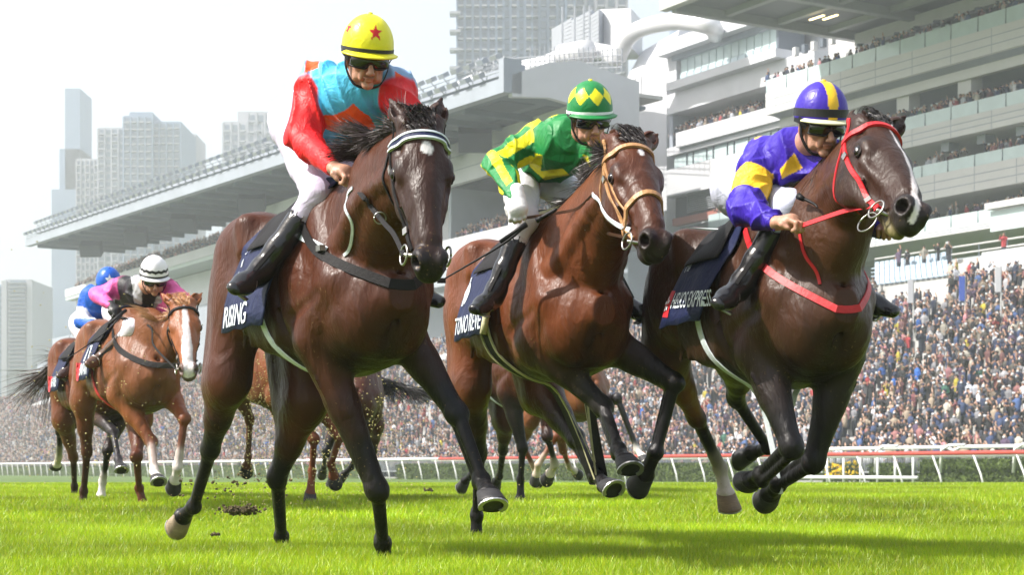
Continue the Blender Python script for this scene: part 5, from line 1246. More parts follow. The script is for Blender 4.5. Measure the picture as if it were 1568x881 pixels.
# roof plant: pipes, chillers, scaffold
zc = zm(.371,Nf); pl = empty('roof_plant', SP(spx(860,92), 92, zc+3), label='rooftop cooling units with louvres and fat silver ducts', cat='machinery')
def pp(px, py, N): D = dpx(px, N); return W(px, py, D)
g = MB(); g.tube(spline([pp(*q) for q in ((700,135,92),(760,112,92),(830,98,92),(880,78,92),(925,80,92),(945,88,92),(960,60,92),(985,42,92),(1040,32,92),(1088,40,93),(1096,52,96))], 6), .78, 14); rel(g.obj('duct', MPI, pl, True))
g = MB(); g.tube([pp(862,84,90), pp(900,78,90)], 1.05, 14); rel(g.obj('duct_drum', MPI, pl, True))
for k in range(2): g = MB(); g.tube(spline([pp(770+k*30,120,91), pp(800+k*25,105,91), pp(850+k*20,100,91)], 5), .4, 8); rel(g.obj('duct', MPI, pl, True))
for (a, b, t0, t1, bt) in ((846,876,44,26,92),(876,906,30,14,84),(906,918,22,14,80)):
    p = [pp(a,bt,96), pp(b,bt-6,96), pp(b,t1,96), pp(a,t0,96)]; off = Vector((1.5,4,0)); g = MB(); g.hexa([p[0],p[1],p[1]+off,p[0]+off,p[3],p[2],p[2]+off,p[3]+off]); rel(g.obj('cooling_unit', MW2, pl))
    for i in range(9):
        q0 = p[0].lerp(p[3], (i+.7)/10); q1 = p[1].lerp(p[2], (i+.7)/10); g = MB(); o = Vector((-.1,-.25,0)); g.hexa([q0+o,q1+o,q1,q0,q0+o+Vector((0,0,.35)),q1+o+Vector((0,0,.35)),q1+Vector((0,0,.35)),q0+Vector((0,0,.35))]); rel(g.obj('louvre', MST, pl))
p = [pp(918,75,97), pp(966,72,97), pp(966,12,97), pp(918,14,97)]; off = Vector((1.5,5,0)); g = MB(); g.hexa([p[0],p[1],p[1]+off,p[0]+off,p[3],p[2],p[2]+off,p[3]+off]); rel(g.obj('cooling_unit', MW, pl))
g = MB()
for i in range(20): q = pp(812+i*7.4,108,89); g.tube([q, q+Vector((0,0,2.4 - i*.02))], .06, 4)
for k in range(5): g.tube([pp(735,118-k*3,89)+Vector((0,0,k*.2)), pp(952,112,89)+Vector((0,0,k*.55))], .05, 4)
for px, h in ((861,1),(880,1),(894,1),(903,1)): q = pp(px,90,93); g.tube([q, q+Vector((0,0,5.2))], .10, 5)
rel(g.obj('scaffold', MST, pl, kind='stuff'))
rr = random.Random(4); g = MB()
for i in range(26): q = pp(725+i*2.2,118,86); g.tube([q, q+Vector((rr.uniform(-.3,.3),0,rr.uniform(.6,2.2)))], .12, 4); g.box(q+Vector((0,0,rr.uniform(.5,1.8))), (.2,.2,.2))
rel(g.obj('aerials', MST, pl, kind='stuff'))
# ---- hazy residential towers
MT1 = mat('tower pale render', (.34,.34,.37), .8, noise=.08, nscale=.05); MT2 = mat('tower grey blue', (.16,.22,.31), .7, noise=.08, nscale=.05); MT3 = mat('tower window', (.10,.14,.19), .2)
def tower(label, px0, px1, ptop, D, depth, m, cols, fl, side=None, win=True, balc=False, steps=()):
    a, b = W(px0, 720, D), W(px1, 720, D); h = W(px0, ptop, D).z; e = empty('tower_block', ((a.x+b.x)/2, D, 0), label=label, cat='tower')
    w = (b.x-a.x)/2; g = MB(); g.box((0, depth/2, h/2), (w, depth/2, h/2)); g.obj('wall', m, e)
    for (x0, x1, dz) in steps: g = MB(); X0 = (x0-.5)*2*w; X1 = (x1-.5)*2*w; g.box(((X0+X1)/2, depth/2+.5, h+dz/2), ((X1-X0)/2, depth/2-1, dz/2)); g.obj('roof_block', m, e)
    if win:
        fh = (h-30)/fl; cw = 2*w/cols; wm = None; bm = None; pm = None; n = 0
        for i in range(fl):
            for j in range(cols):
                if n >= 290: break
                n += 1
                x = -w + (j+.5)*cw; z = h - (i+.62)*fh
                if wm is None:
                    g = MB(); g.box((0,0,0), (cw*.30,.2,fh*.30)); wm = g.mesh('window', MT3)
                    g = MB(); g.box((0,0,0), (cw*.34,.9,fh*.07)); bm = g.mesh('balcony', MT1)
                o = link('window', wm, e); o.location = (x, -.1, z)
                if (j % 2 == 0) or balc: o = link('balcony', bm, e); o.location = (x, -.9, z-fh*.36)
        for j in range(cols+1):
            if j % 2 == 0 or cols < 6:
                g = MB(); g.box((-w+j*cw, -.6, h/2), (cw*.10, .6, h/2-.5)); g.obj('pier', m, e)
    return e
tower('slim blue grey slab tower farthest left of the tower cluster', 79, 121, 290, 640, 20, MT2, 3, 24, win=False, steps=((.25,1,15),(.45,1,37)))
tower('stepped cream tower beside the blue grey slab', 118, 152, 243, 600, 25, MT1, 5, 30)
tower('tallest pale tower of the left cluster with flat roof', 151, 192, 195, 590, 25, MT1, 4, 34)
tower('grey tower with white balconies facing the track', 190, 234, 177, 585, 28, MT2, 4, 36, balc=True, steps=((.15,.95,1.5),))
tower('grey tower right of the tallest one, slightly lower', 234, 277, 186, 588, 28, MT2, 4, 34, balc=True)
tower('low narrow tower at the right end of the left cluster', 276, 300, 205, 620, 20, MT1, 2, 30, win=True)
tower('pale tower half hidden behind the far stand roof', 342, 402, 186, 640, 25, MT1, 5, 26, steps=((.35,1,4),))
tower('faint tower peeping over the far stand beside the first jockey', 380, 432, 171, 640, 25, MT1, 4, 26)
tower('low slab block with a column of small windows at the far left', 8, 47, 428, 520, 25, MT1, 1, 22, win=True)
tower('dim block cut by the left edge of the photo', -20, 10, 436, 540, 25, MT2, 2, 14, win=True)
for (a, b, c, d, l) in ((700,760,-40,430,'huge blue grey tower with stacked balconies behind the far stand roof'),(760,815,-40,425,'huge pale blue tower with paired windows above the ducts'),(812,880,-40,428,'huge tower behind the cooling units'),(880,960,-40,440,'huge tower cut by the top edge right of the cooling units'),(1040,1096,-40,440,'huge tower glimpsed beside the main roof corner'),(1094,1145,-40,450,'pale tower just left of the main roof')):
    tower(l, a, b, c, d, 26, MT2 if a not in (880,1094) else MT1, 5, 34, balc=(a == 700))
# balconies jutting from the left corner of the big tower
e = empty('balcony_stack', W(703, 720, 428), label='column of thin balconies on the left corner of the huge tower', cat='balconies')
for i in range(26): g = MB(); z = 22+i*4.45; g.box((-1.0,1,z), (1.3,2,.28)); g.obj('balcony', MT1, e)
# treeline far left and distant sloping terraces
b = MB(); b.add([W(-60,560,300), W(60,562,300), W(150,545,300), W(150,720,300), W(-60,720,300)], [(0,1,2,3,4)])
# ------------------------------------------------------------------ rails, hedges, crowd, grass
MRW = mat('white rail plastic', (.75,.75,.76), .35); MRR = mat('red brown rail', (.40,.05,.035), .4, noise=.12, nscale=2); MHG = mat('hedge leaves', (.03,.055,.008), .7, noise=.4, nscale=4, col2=(.085,.13,.012))
NR = 55.0
rail = empty('running_rail', SP(spx(1200,NR), NR, 0), label='white and red plastic running rail on raked white legs along the track', cat='rail')
zt = 1.06
def railrun(p0, p1, m):
    g = MB(); s0, s1 = spx(p0,NR), spx(p1,NR); n = 12
    g.tube([SP(s0+(s1-s0)*i/n, NR, zt) for i in range(n+1)], .10, 10); return rel(g.obj('rail_tube', m, rail, True))
railrun(-40, 672, MRW); railrun(672, 1700, MRR)
g = MB(); s0, s1 = spx(660,NR), spx(1700,NR); g.tube([SP(s0,NR+.03,zt-.10) , SP(s1,NR+.03,zt-.10)], .07, 8); rel(g.obj('rail_tube', MRW, rail, True))
lg = MB(); P = [Vector((0,0,0)), Vector((-.10,.02,-.35)), Vector((-.28,.08,-.9)), Vector((-.40,.1,-1.5))]
LV = [Vector((UD[0]*-p.x*0+0,0,0)) for p in P]
lg.tube([UD.tolist()+[0] if False else (UD[0]*(-p.x)*1.6, UD[1]*(-p.x)*1.6, p.z) for p in P], [.05,.045,.045,.045], 7); lm = lg.mesh('rail_leg', MRW, True)
s_ = spx(-30,NR); n = 0
while s_ < spx(1640,NR): o = link('rail_leg', lm, rail); o.location = SP(s_, NR, zt) - rail.location; s_ += 2.45; n += 1
# second fence on the right, vertical posts
NF = 59.5; fz = gtop(70)
fn = empty('white_fence', SP(spx(1300,NF), NF, 0), label='white post and rail fence behind the running rail on the right', cat='fence')
s0, s1 = spx(1195,NF), spx(1700,NF)
for (z, r_, a, b) in ((1.08,.09,spx(1060,NF),s1),(-.05,.09,s0,spx(1405,NF))):
    g = MB(); g.tube([SP(a,NF,z), SP(b,NF,z)], r_, 8); rel(g.obj('fence_rail', MRW, fn, True))
x = s0
while x < spx(1410,NF): g = MB(); g.tube([SP(x,NF,-.5), SP(x,NF,1.05)], .06, 8); rel(g.obj('fence_post', MRW, fn, True)); x += 1.25
for a, b in ((1205,1462),(1462,1700)):
    g = MB(); A, B = spx(a,NF+1), spx(b,NF+1); g.tube([SP(A,NF+1,1.25), SP(A+.4,NF+1,1.42), SP(B-.5,NF+1,1.42), SP(B,NF+1,1.2)], .09, 8); rel(g.obj('fence_rail', MRW, fn, True))
for px in (1340,1440,1552):
    g = MB(); A = spx(px,NF+.6); g.tube([SP(A,NF+.6,.2), SP(A+.1,NF+.6,1.3), SP(A+.6,NF+.6,1.5), SP(A+1.6,NF+.6,1.5)], .08, 8); rel(g.obj('fence_hoop', MRW, fn, True))
# hedges: leaf clumps on a clipped block
def hedge(label, p0, p1, N, z0, z1, dep=1.0):
    s0, s1 = spx(p0,N), spx(p1,N); root = empty('hedge', SP((s0+s1)/2,N,0), label=label, cat='hedge'); r = np.random.default_rng(int(p0)+100); L = s1-s0; n = int(min(26000, L*(z1-z0+dep)*220))
    g = MB(); sbox(g, s0+.08, s1-.08, N+.08, N+dep, z0, z1-.08); rel(g.obj('branches', MHG, root))
    face = r.random(n) < (z1-z0)/(z1-z0+dep); end = (r.random(n) < .06)
    S_ = s0 + L*r.random(n); n_ = np.where(face, N + r.normal(0,.04,n), N + dep*r.random(n)); Z = np.where(face, z0+(z1-z0)*r.random(n), z1 + r.normal(0,.035,n))
    S_ = np.where(end, s1 + r.normal(0,.05,n), S_); n_ = np.where(end, N+dep*r.random(n), n_); Z = np.where(end, z0+(z1-z0)*r.random(n), Z)
    C = np.stack([UD[0]*S_+ND[0]*n_, UD[1]*S_+ND[1]*n_, Z], 1); a = r.normal(size=(n,3)); a /= np.linalg.norm(a,axis=1)[:,None]; b = np.cross(a, r.normal(size=(n,3))); b /= np.linalg.norm(b,axis=1)[:,None]
    k = r.uniform(.04,.09,n)[:,None]; V = np.stack([C-a*k, C+b*k*.6, C+a*k, C-b*k*.6], 1).reshape(-1,3); F = np.arange(n*4).reshape(n,4)
    rel(link('leaves', mesh('leaves', V, F, MHG), root, kind='stuff'))
hedge('clipped hedge at the right edge behind the rail', 1404, 1700, 60.2, -.5, .80, 1.4)
hedge('small clipped hedge beside the yellow flowers', 1328, 1380, 62, -.4, .62, 1.0)
hedge('long low clipped hedge behind the rail in the middle', 712, 1152, 59, -.5, .66, 1.2)
hedge('clipped hedge behind the rail left of the leading horses', 605, 706, 59, -.5, .70, 1.2)
hedge('hazy clipped hedge behind the rail on the far left', -30, 560, 59, -.5, .70, 1.2)
hedge('dark bush behind the yellow flowers', 1215, 1328, 64, -.5, .85, 1.6)
fl = empty('flower_bed', SP(spx(1285,61.2),61.2,0), label='clump of yellow chrysanthemums behind the white fence', cat='flowers'); r = np.random.default_rng(3)
MY = mat('yellow petals', (.80,.55,.01), .6); fm = None
for i in range(120):
    if fm is None:
        g = MB()
        for k in range(7): w = k*.9; g.box((math.cos(w)*.03, math.sin(w)*.03, .01*k), (.045,.018,.012), Matrix.Rotation(w,3,'Z'))
        fm = g.mesh('flower', MY)
    o = link('flower', fm, fl); u = r.uniform(spx(1262,61.2), spx(1312,61.2)); o.location = SP(u, 61.2+r.uniform(-.4,.5), r.uniform(-.1,.78)) - fl.location; o.rotation_euler = (r.uniform(.8,2), 0, r.uniform(0,6))
g = MB(); 
for i in range(400): u = r.uniform(spx(1260,61.4), spx(1314,61.4)); p = SP(u, 61.5+r.uniform(-.3,.4), r.uniform(-.4,.7)); g.box(p, (.05,.05,.015), Matrix.Rotation(r.uniform(0,3),3,'X') @ Matrix.Rotation(r.uniform(0,3),3,'Z'))
rel(g.obj('leaves', MHG, fl, kind='stuff'))
# crowd barrier
NB = 63.0
br = empty('crowd_barrier', SP(spx(900,NB),NB,0), label='low metal crowd barrier in front of the spectators', cat='barrier')
g = MB(); s0, s1 = spx(-20,NB), spx(1700,NB); 
for z in (.2, 1.12): g.tube([SP(s0,NB,z), SP(s1,NB,z)], .04, 5)
rel(g.obj('barrier_rail', MST, br)); g = MB(); x = s0
while x < s1: sbox(g, x, x+.035, NB-.015, NB+.015, .2, 1.12); x += .14 if x > spx(560,NB) else .4
rel(g.obj('barrier_bars', MST, br, kind='stuff'))
# terraces (sloping ground the crowd stands on)
NT0, NT1, ZT0, ZT1 = 63.6, 85.0, -.25, zm(.139,85)-1.3
def tz(n_): return ZT0 + max(0, (n_-NT0-2.0))/(NT1-NT0-2.0)*(ZT1-ZT0)
g = MB(); rows = 30
for i in range(rows): n0 = NT0+(NT1-NT0)*i/rows; n1 = NT0+(NT1-NT0)*(i+1)/rows; sbox(g, spx(-60,n0)-60, SE+14, n0, n1+.02, -1, tz(n1))
g.obj('terrace_steps', MCO, None, kind='structure')
# ---- people
SHIRT = [(.62,.62,.66),(.55,.58,.66),(.02,.03,.07),(.015,.015,.02),(.03,.05,.12),(.20,.20,.22),(.30,.24,.18),(.35,.03,.04),(.08,.05,.10),(.45,.42,.36),(.05,.10,.25),(.28,.12,.12),(.10,.09,.08),(.50,.22,.25),(.04,.14,.10),(.02,.12,.45),(.60,.50,.05),(.16,.05,.06)]
PW = np.array([6,4,12,15,9,7,4,3,4,4,4,3,6,2,1,1,.5,4.]); PW /= PW.sum()
SKN = [(.42,.24,.17),(.34,.19,.13),(.50,.32,.24)]; HAIRC = [(.012,.01,.01),(.02,.015,.012),(.012,.016,.05),(.5,.5,.5),(.25,.2,.12),(.012,.016,.06)]
def ball(c, r, n=6, m_=4):
    V = [(c[0], c[1], c[2]+r[2])]; F = []
    for i in range(1, m_):
        a = math.pi*i/m_
        for k in range(n): V.append((c[0]+r[0]*math.sin(a)*math.cos(6.2832*k/n), c[1]+r[1]*math.sin(a)*math.sin(6.2832*k/n), c[2]+r[2]*math.cos(a)))
    V.append((c[0], c[1], c[2]-r[2])); L = len(V)-1
    F += [(0, 1+k, 1+(k+1) % n) for k in range(n)]
    for i in range(m_-2):
        for k in range(n): a, b, c_, d = 1+i*n+k, 1+i*n+(k+1) % n, 1+(i+1)*n+(k+1) % n, 1+(i+1)*n+k; F += [(a,d,c_), (a,c_,b)]
    F += [(L, 1+(m_-2)*n+(k+1) % n, 1+(m_-2)*n+k) for k in range(n)]
    return V, F
def person(kind, hi=False):
    """a spectator facing -y; returns V, F and a slot number per vertex (0 shirt, 1 skin, 2 hair or cap, 3 trousers, 4 mask or phone)"""
    V, F, K = [], [], []; n = 8 if hi else 6
    def add(vf, k): b = len(V); V.extend(vf[0]); F.extend([tuple(i+b for i in f) for f in vf[1]]); K.extend([k]*len(vf[0]))
    h = 1.58; add(ball((0,0,h-.03), (.082,.095,.115), n, 5 if hi else 4), 1); add(ball((0,.022,h+.012), (.095,.098,.105), n, 4), 2)
    if kind % 3 == 0: add(ball((0,-.09,h+.045), (.075,.06,.014), n, 3), 2)
    b = MB(); b.tube([(0,0,.80),(0,0,1.05),(0,0,1.30),(0,0,1.42),(0,.0,1.50)], [.15,.16,.20,.15,.05], n); V2 = [(x*1.05, y*.62, z) for x, y, z in b.V]; F2 = [tuple(f) for f in b.F]; add((V2, F2), 0)
    b = MB(); b.tube([(0,0,0),(0,0,.82)], [.12,.16], n); add(([(x, y*.7, z) for x, y, z in b.V], b.F), 3)
    for q in (-1, 1):
        b = MB()
        if kind in (1, 4): P = [(.19*q,0,1.38),(.24*q,-.12,1.25),(.08*q,-.26,1.50)]
        elif kind == 2 and q > 0: P = [(.19*q,0,1.40),(.26*q,-.10,1.62),(.20*q,-.12,1.85)]
        else: P = [(.19*q,0,1.38),(.25*q,.02,1.12),(.18*q,-.16,1.02)]
        b.tube(P[:2], [.06,.048], 5); add((b.V, b.F), 0); b = MB(); b.tube(P[1:], [.046,.034], 5); add((b.V, b.F), 0 if kind % 2 else 1)
        add(ball(P[2], (.045,.045,.05), 5, 3), 1)
    if kind == 4: b = MB(); b.box((0,-.28,1.54), (.07,.05,.05)); add((b.V, b.F), 4)
    if kind == 5: b = MB(); b.box((0,-.085,h-.07), (.055,.025,.04)); add((b.V, b.F), 4)
    F3 = []
    for f in F: F3 += [(f[0], f[i], f[i+1]) for i in range(1, len(f)-1)]
    return np.array(V, np.float32), np.array(F3), np.array(K)
TPL = [person(k) for k in range(6)]
MPE = mat('clothes', rough=.8, attr=True)
def palette(r, n):
    sh = np.array(SHIRT)[r.choice(len(SHIRT), n, p=PW)]*r.uniform(.4,1.0,(n,1)); sk = np.array(SKN)[r.integers(0,3,n)]; ha = np.array(HAIRC)[r.choice(6, n, p=[.3,.2,.25,.1,.05,.1])]
    return np.stack([sh, sk, ha, np.tile((.02,.025,.04), (n,1)), np.tile((.5,.55,.58), (n,1))], 1)
def crowd(name, P, yaw, label, seed, kind='stuff', sc=None):
    r = np.random.default_rng(seed); n = len(P); T = r.integers(0, 6, n); pal = palette(r, n); Vs, Fs, Cs = [], [], []; off = 0; sc = r.uniform(1.02,1.16,n)
    for t in range(6):
        ids = np.where(T == t)[0]; V, F, K = TPL[t]; m_ = len(ids)
        if not m_: continue
        a = yaw + r.normal(0,.35,m_); c, s_ = np.cos(a), np.sin(a); x = V[None,:,0]*c[:,None]-V[None,:,1]*s_[:,None]; y = V[None,:,0]*s_[:,None]+V[None,:,1]*c[:,None]
        X = np.stack([x, y, np.broadcast_to(V[None,:,2], x.shape)], 2)*sc[ids][:,None,None] + P[ids][:,None,:]
        Vs.append(X.reshape(-1,3)); Fs.append((F[None] + (np.arange(m_)*len(V))[:,None,None] + off).reshape(-1,3)); Cs.append(pal[ids][:,K].reshape(-1,3)); off += m_*len(V)
    return link(name, mesh(name, np.concatenate(Vs), np.concatenate(Fs), MPE, False, col=np.concatenate(Cs)), None, label=label, cat='crowd', kind=kind)
YAW = math.atan2(-ND[1], -ND[0]) + math.pi/2
r = np.random.default_rng(21); pts = []
for i in range(38):
    nn = NT0 + .25 + (NT1-NT0-.4)*i/38; s_ = spx(-60,nn)-30; gap = .58 if i < 12 else .62
    e = SE + 12
    k = int((e-s_)/gap); S_ = s_ + gap*np.arange(k) + r.uniform(-.15,.15,k); N_ = nn + r.uniform(-.12,.12,k)
    keep = (r.random(k) < (.97 if i < 30 else .85)*np.clip(.9+.35*np.sin(S_*.21+i*.35)*np.sin(S_*.067+2), .6, 1)) & (((S_ + i*.25) % 19) > .9)
    X = UD[0]*S_+ND[0]*N_; Y = UD[1]*S_+ND[1]*N_; px = 784+2700*X/Y
    keep &= ~((i > 32) & (px > 1345) & (px < 1455)); keep &= ~((px > 1555) & (i > 8) & (i < 20) & (px > 1620))
    pts.append(np.stack([X, Y, np.array([tz(n__) for n__ in N_]), np.full(k, i)], 1)[keep])
P = np.concatenate(pts); ROW = P[:,3].astype(int); P = P[:,:3].copy(); D = np.hypot(P[:,0], P[:,1]); ppx = 784+2700*P[:,0]/P[:,1]
P[:,2] += r.uniform(-.05,.1,len(P))
vis = (ppx < 1640) & (ppx > -80); P = P[vis]; D = D[vis]; ppx = ppx[vis]; ROW = ROW[vis]
# the nearest ones seen are individuals
def seen(px, py): return (px > 1340) | ((px > 1000) & (px < 1180)) | ((px > 1280) & (px < 1345)) 
front = np.where((ppx < 1568) & (ppx > 960) & ((ppx > 1270) | (ppx < 1180)) & (np.arange(len(P)) < 4000))[0]; front = front[np.argsort(D[front])][:290]
mask = np.ones(len(P), bool); mask[front] = False
pv_ = [person(k, True) for k in range(6)]; pal = palette(np.random.default_rng(5), 40); pm = []
CN = {0:'light',1:'pale blue',2:'dark navy',3:'black',4:'navy',5:'grey',6:'tan',7:'red',8:'dark purple',9:'beige',10:'blue',11:'maroon',12:'dark brown',13:'pink',14:'green',15:'bright blue',16:'yellow',17:'dark red'}
KN = ['with cap','hands near face','with arm raised','arms down','aiming camera','in face mask']
rr = np.random.default_rng(8)
for i in range(40):
    k = i % 6; ci = int(rr.choice(len(SHIRT), p=PW)); V, F, K = pv_[k]; C = np.stack([SHIRT[ci], SKN[i % 3], HAIRC[rr.integers(0,3)], (.02,.025,.04), (.6,.62,.65)])[K]
    pm.append((mesh('spectator', V, F, MPE, True, col=C), '%s-clad spectator %s' % (CN[ci], KN[k]), k))
OW = ['front','second','third','fourth','fifth','sixth','seventh','eighth','ninth','tenth','eleventh','twelfth','next','further']; cnt = {}
for i in sorted(front, key=lambda i: -ppx[i]):
    me, lb, k = pm[rr.integers(0,40)]; cnt[ROW[i]] = cnt.get(ROW[i], 0) + 1; lb = '%s, %s row, %s from the right' % (lb, OW[ROW[i]], str(cnt[ROW[i]]) + ('th' if 10 < cnt[ROW[i]] % 100 < 14 else {1:'st',2:'nd',3:'rd'}.get(cnt[ROW[i]] % 10, 'th'))); o = link('person', me, None, label=lb, cat='spectator', group='spectators in the front rows behind the barrier')
    o.location = P[i]; o.rotation_euler = (0,0,YAW+rr.normal()*.35); o.scale = [rr.uniform(1.04,1.16)]*3
crowd('crowd', P[mask], YAW, 'dense crowd of spectators filling the terraces', 5)
# balcony people
def row(pxa, pxb, N, z, gap, seed, rows=1, dens=.9, rise=.3, dn=.7):
    r = np.random.default_rng(seed); L = []
    for j in range(rows):
        s0, s1 = spx(pxa,N), spx(pxb,N) if pxb < 1700 else SE; k = int((s1-s0)/gap); S_ = s0+gap*(np.arange(k)+r.uniform(-.3,.3,k)); N_ = N + j*dn + r.uniform(0,.25,k); kp = r.random(k) < dens*(.6+.4*np.sin(S_*.35+seed)**2)
        L.append(np.stack([UD[0]*S_+ND[0]*N_, UD[1]*S_+ND[1]*N_, np.full(k, z+j*rise)], 1)[kp])
    return np.concatenate(L)
Q = [row(1175,1800,N0+.45, zm(.3027,N0)-1.12,.62,1,1,1), row(1175,1800,N0+1.3, zm(.3027,N0)-1.2,.8,7,1,.5), row(1178,1800,N0+.5, zm(.2470,N0)-1.1,.6,2,2,1,.25), row(1390,1800,N0+.5, zm(.2110,N0)-1.1,.7,3,2,1,.15), row(1300,1800,N0+.5, zm(.1728,N0)-1.1,.75,4,2,.9,.15),
     row(1024,1172,Nw+.4, zm(.2802,Nw)-1.0,.6,5,3,1,.35), row(1090,1125,Nw+.4, zm(.2065,Nw)-1.0,.6,6,1,1), row(1350,1800,86.5, zm(.150,86)-1.2,1.3,8,1,.55)]
crowd('balcony_crowd', np.concatenate(Q), YAW, 'rows of spectators leaning on the glass balconies of the main stand', 9)
Q = [row(112+i*7,820,Np+1.1+i*1.15, zm(.300,Np)+i*.55-.3,.85,20+i,1,1) for i in range(9)] + [row(692,956,Np-.3, zm(.2345,Np)-1.1,.7,40,4,1,.5,1.0)]
crowd('far_stand_crowd', np.concatenate(Q), YAW, 'hazy rows of spectators under the far stand roof', 11)
# empty blue seats and rail above the terraces
se = empty('seat_block', SP(spx(1390,85),85,0), label='rows of empty pale blue seats above the crowd', cat='seats'); MSE = mat('pale blue seat', (.42,.52,.62), .5)
g = MB(); g.box((0,0,.25), (.21,.20,.03)); g.box((0,.2,.5), (.21,.03,.24)); sm = g.mesh('seat', MSE); n = 0
for j in range(5):
    s_ = spx(1340,84.6+j*.8); 
    while s_ < spx(1462-j*5,84.6+j*.8) and n < 295: o = link('seat', sm, se); o.location = SP(s_, 84.6+j*.8, ZT1+.35+j*.42) - se.location; o.rotation_euler = (0,0,YAW); s_ += .52; n += 1
g = MB(); sbox(g, spx(1330,84), SE, 84.3, 89.5, ZT1-3, ZT1+.3); sbox(g, spx(1345,86), SE, 86.0, 89.5, ZT1, zm(.150,86)-1.2)
for j in range(5): sbox(g, spx(1330,84), SE, 84.3+j*.8+.02, 89.6, ZT1+.3, ZT1+.35+j*.42)
rel(g.obj('seating_steps', MCO, se))
rl = empty('terrace_railing', SP(spx(1450,88),88,0), label='pale metal railing along the walkway under the lowest balcony', cat='railing')
for z in (1.0, .5): g = MB(); g.tube([SP(spx(1340,88.6),88.6,ZT1+2.1+z), SP(SE,88.6,ZT1+2.1+z)], .06, 5); rel(g.obj('handrail', MCL, rl))
x = spx(1340,88.6)
while x < SE: g = MB(); g.tube([SP(x,88.6,ZT1+1.8), SP(x,88.6,ZT1+3.1)], .05, 5); rel(g.obj('railing_post', MFR, rl)); x += 2.6
wb = empty('commentary_box', SP(spx(1540,84),84,0), label='white walled box with glass front at the right edge above the crowd', cat='booth')
part('wall', wb, MW, spx(1512,84), SE, 83.5, 87, ZT1+.2, ZT1+1.6); part('window_pane', wb, MGL, spx(1520,84), SE, 83.8, 84, ZT1+2.9, ZT1+4.2); part('roof', wb, MCL, spx(1518,84), SE, 83.4, 87, ZT1+4.3, ZT1+4.7)
for (px, py, c, lb) in ((1394,446,(.62,.62,.66),'white upright banner in the crowd farthest left'),(1473,442,(.06,.12,.5),'blue and red upright banner above the crowd'),(1528,428,(.65,.65,.68),'white upright banner near the right edge')):
    p = pp(px, py, 78); e = empty('banner', p, label=lb, cat='banner'); g = MB(); g.box((0,0,0), (.17,.03,.75)); o = g.obj('flag_cloth', mat('banner', c, .7), e); g = MB(); g.tube([(.2,.05,-4.5),(.2,.05,.8)], .05, 5); g.obj('pole', MCL, e)
# white stair walls in the crowd
for (px, N, L, h, lb) in ((1545,70,9,1.2,'white stair wall at the right edge among the crowd'),(160,76,16,1.2,'low white shelter roof among the hazy far crowd'),(640,80,10,1.6,'white sloping stair wall behind the crowd'),(40,80,20,2.2,'white concourse structure at the far left')):
    s_ = spx(px,N); g = MB(); z = tz(N)+1.0; g.hexa([SP(s_,N,z-.3), SP(s_+L,N,z-.3), SP(s_+L,N+3,z), SP(s_,N+3,z), SP(s_+L*.15,N,z+h*.4), SP(s_+L,N,z+h), SP(s_+L,N+3,z+h), SP(s_+L*.15,N+3,z+h*.4)])
    o = g.obj('stair_wall', MW, None, label=lb, cat='wall')
# section sign
p = pp(976,614,76); e = empty('section_sign', p, label='small blue sign with a white letter D above the crowd', cat='sign'); g = MB(); g.box((0,0,0), (.62,.06,.5)); g.obj('sign_board', mat('blue sign', (.02,.12,.5), .5), e)
cu = bpy.data.curves.new('letter', 'FONT'); cu.body = 'D'; cu.size = .8; cu.align_x = 'CENTER'; cu.align_y = 'CENTER'; cu.extrude = .02; cu.materials.append(M['print']); tmp = bpy.data.objects.new('tmp', cu); COL.objects.link(tmp); me = bpy.data.meshes.new_from_object(tmp.evaluated_get(bpy.context.evaluated_depsgraph_get())); bpy.data.objects.remove(tmp); o = link('letter', me, e); o.location = (0,-.09,0); o.rotation_euler = (R_(90),0,0)
# ---- grass: blades in patches scattered by geometry nodes
MGR = bpy.data.materials.new('grass blade'); MGR.use_nodes = True; nt = MGR.node_tree; nt.nodes.clear()
o_ = nt.nodes.new('ShaderNodeOutputMaterial'); df = nt.nodes.new('ShaderNodeBsdfDiffuse'); tr = nt.nodes.new('ShaderNodeBsdfTranslucent'); mx = nt.nodes.new('ShaderNodeMixShader'); gl = nt.nodes.new('ShaderNodeBsdfGlossy'); m2 = nt.nodes.new('ShaderNodeMixShader')
at = nt.nodes.new('ShaderNodeAttribute'); at.attribute_name = 'Col'; tc = nt.nodes.new('ShaderNodeNewGeometry'); nz = nt.nodes.new('ShaderNodeTexNoise'); nz.inputs['Scale'].default_value = .55; nz.inputs['Detail'].default_value = 4
hs = nt.nodes.new('ShaderNodeHueSaturation'); mr = nt.nodes.new('ShaderNodeMapRange'); mr.inputs[1].default_value = .3; mr.inputs[2].default_value = .7; mr.inputs[3].default_value = .50; mr.inputs[4].default_value = 1.25
L = nt.links.new; L(tc.outputs['Position'], nz.inputs['Vector']); L(nz.outputs[0], mr.inputs[0]); L(mr.outputs[0], hs.inputs['Value']); L(at.outputs['Color'], hs.inputs['Color']); L(hs.outputs[0], df.inputs[0]); L(hs.outputs[0], tr.inputs[0])
mx.inputs[0].default_value = .5; L(df.outputs[0], mx.inputs[1]); L(tr.outputs[0], mx.inputs[2]); gl.inputs['Roughness'].default_value = .45; m2.inputs[0].default_value = .04; L(mx.outputs[0], m2.inputs[1]); L(gl.outputs[0], m2.inputs[2]); L(m2.outputs[0], o_.inputs[0])
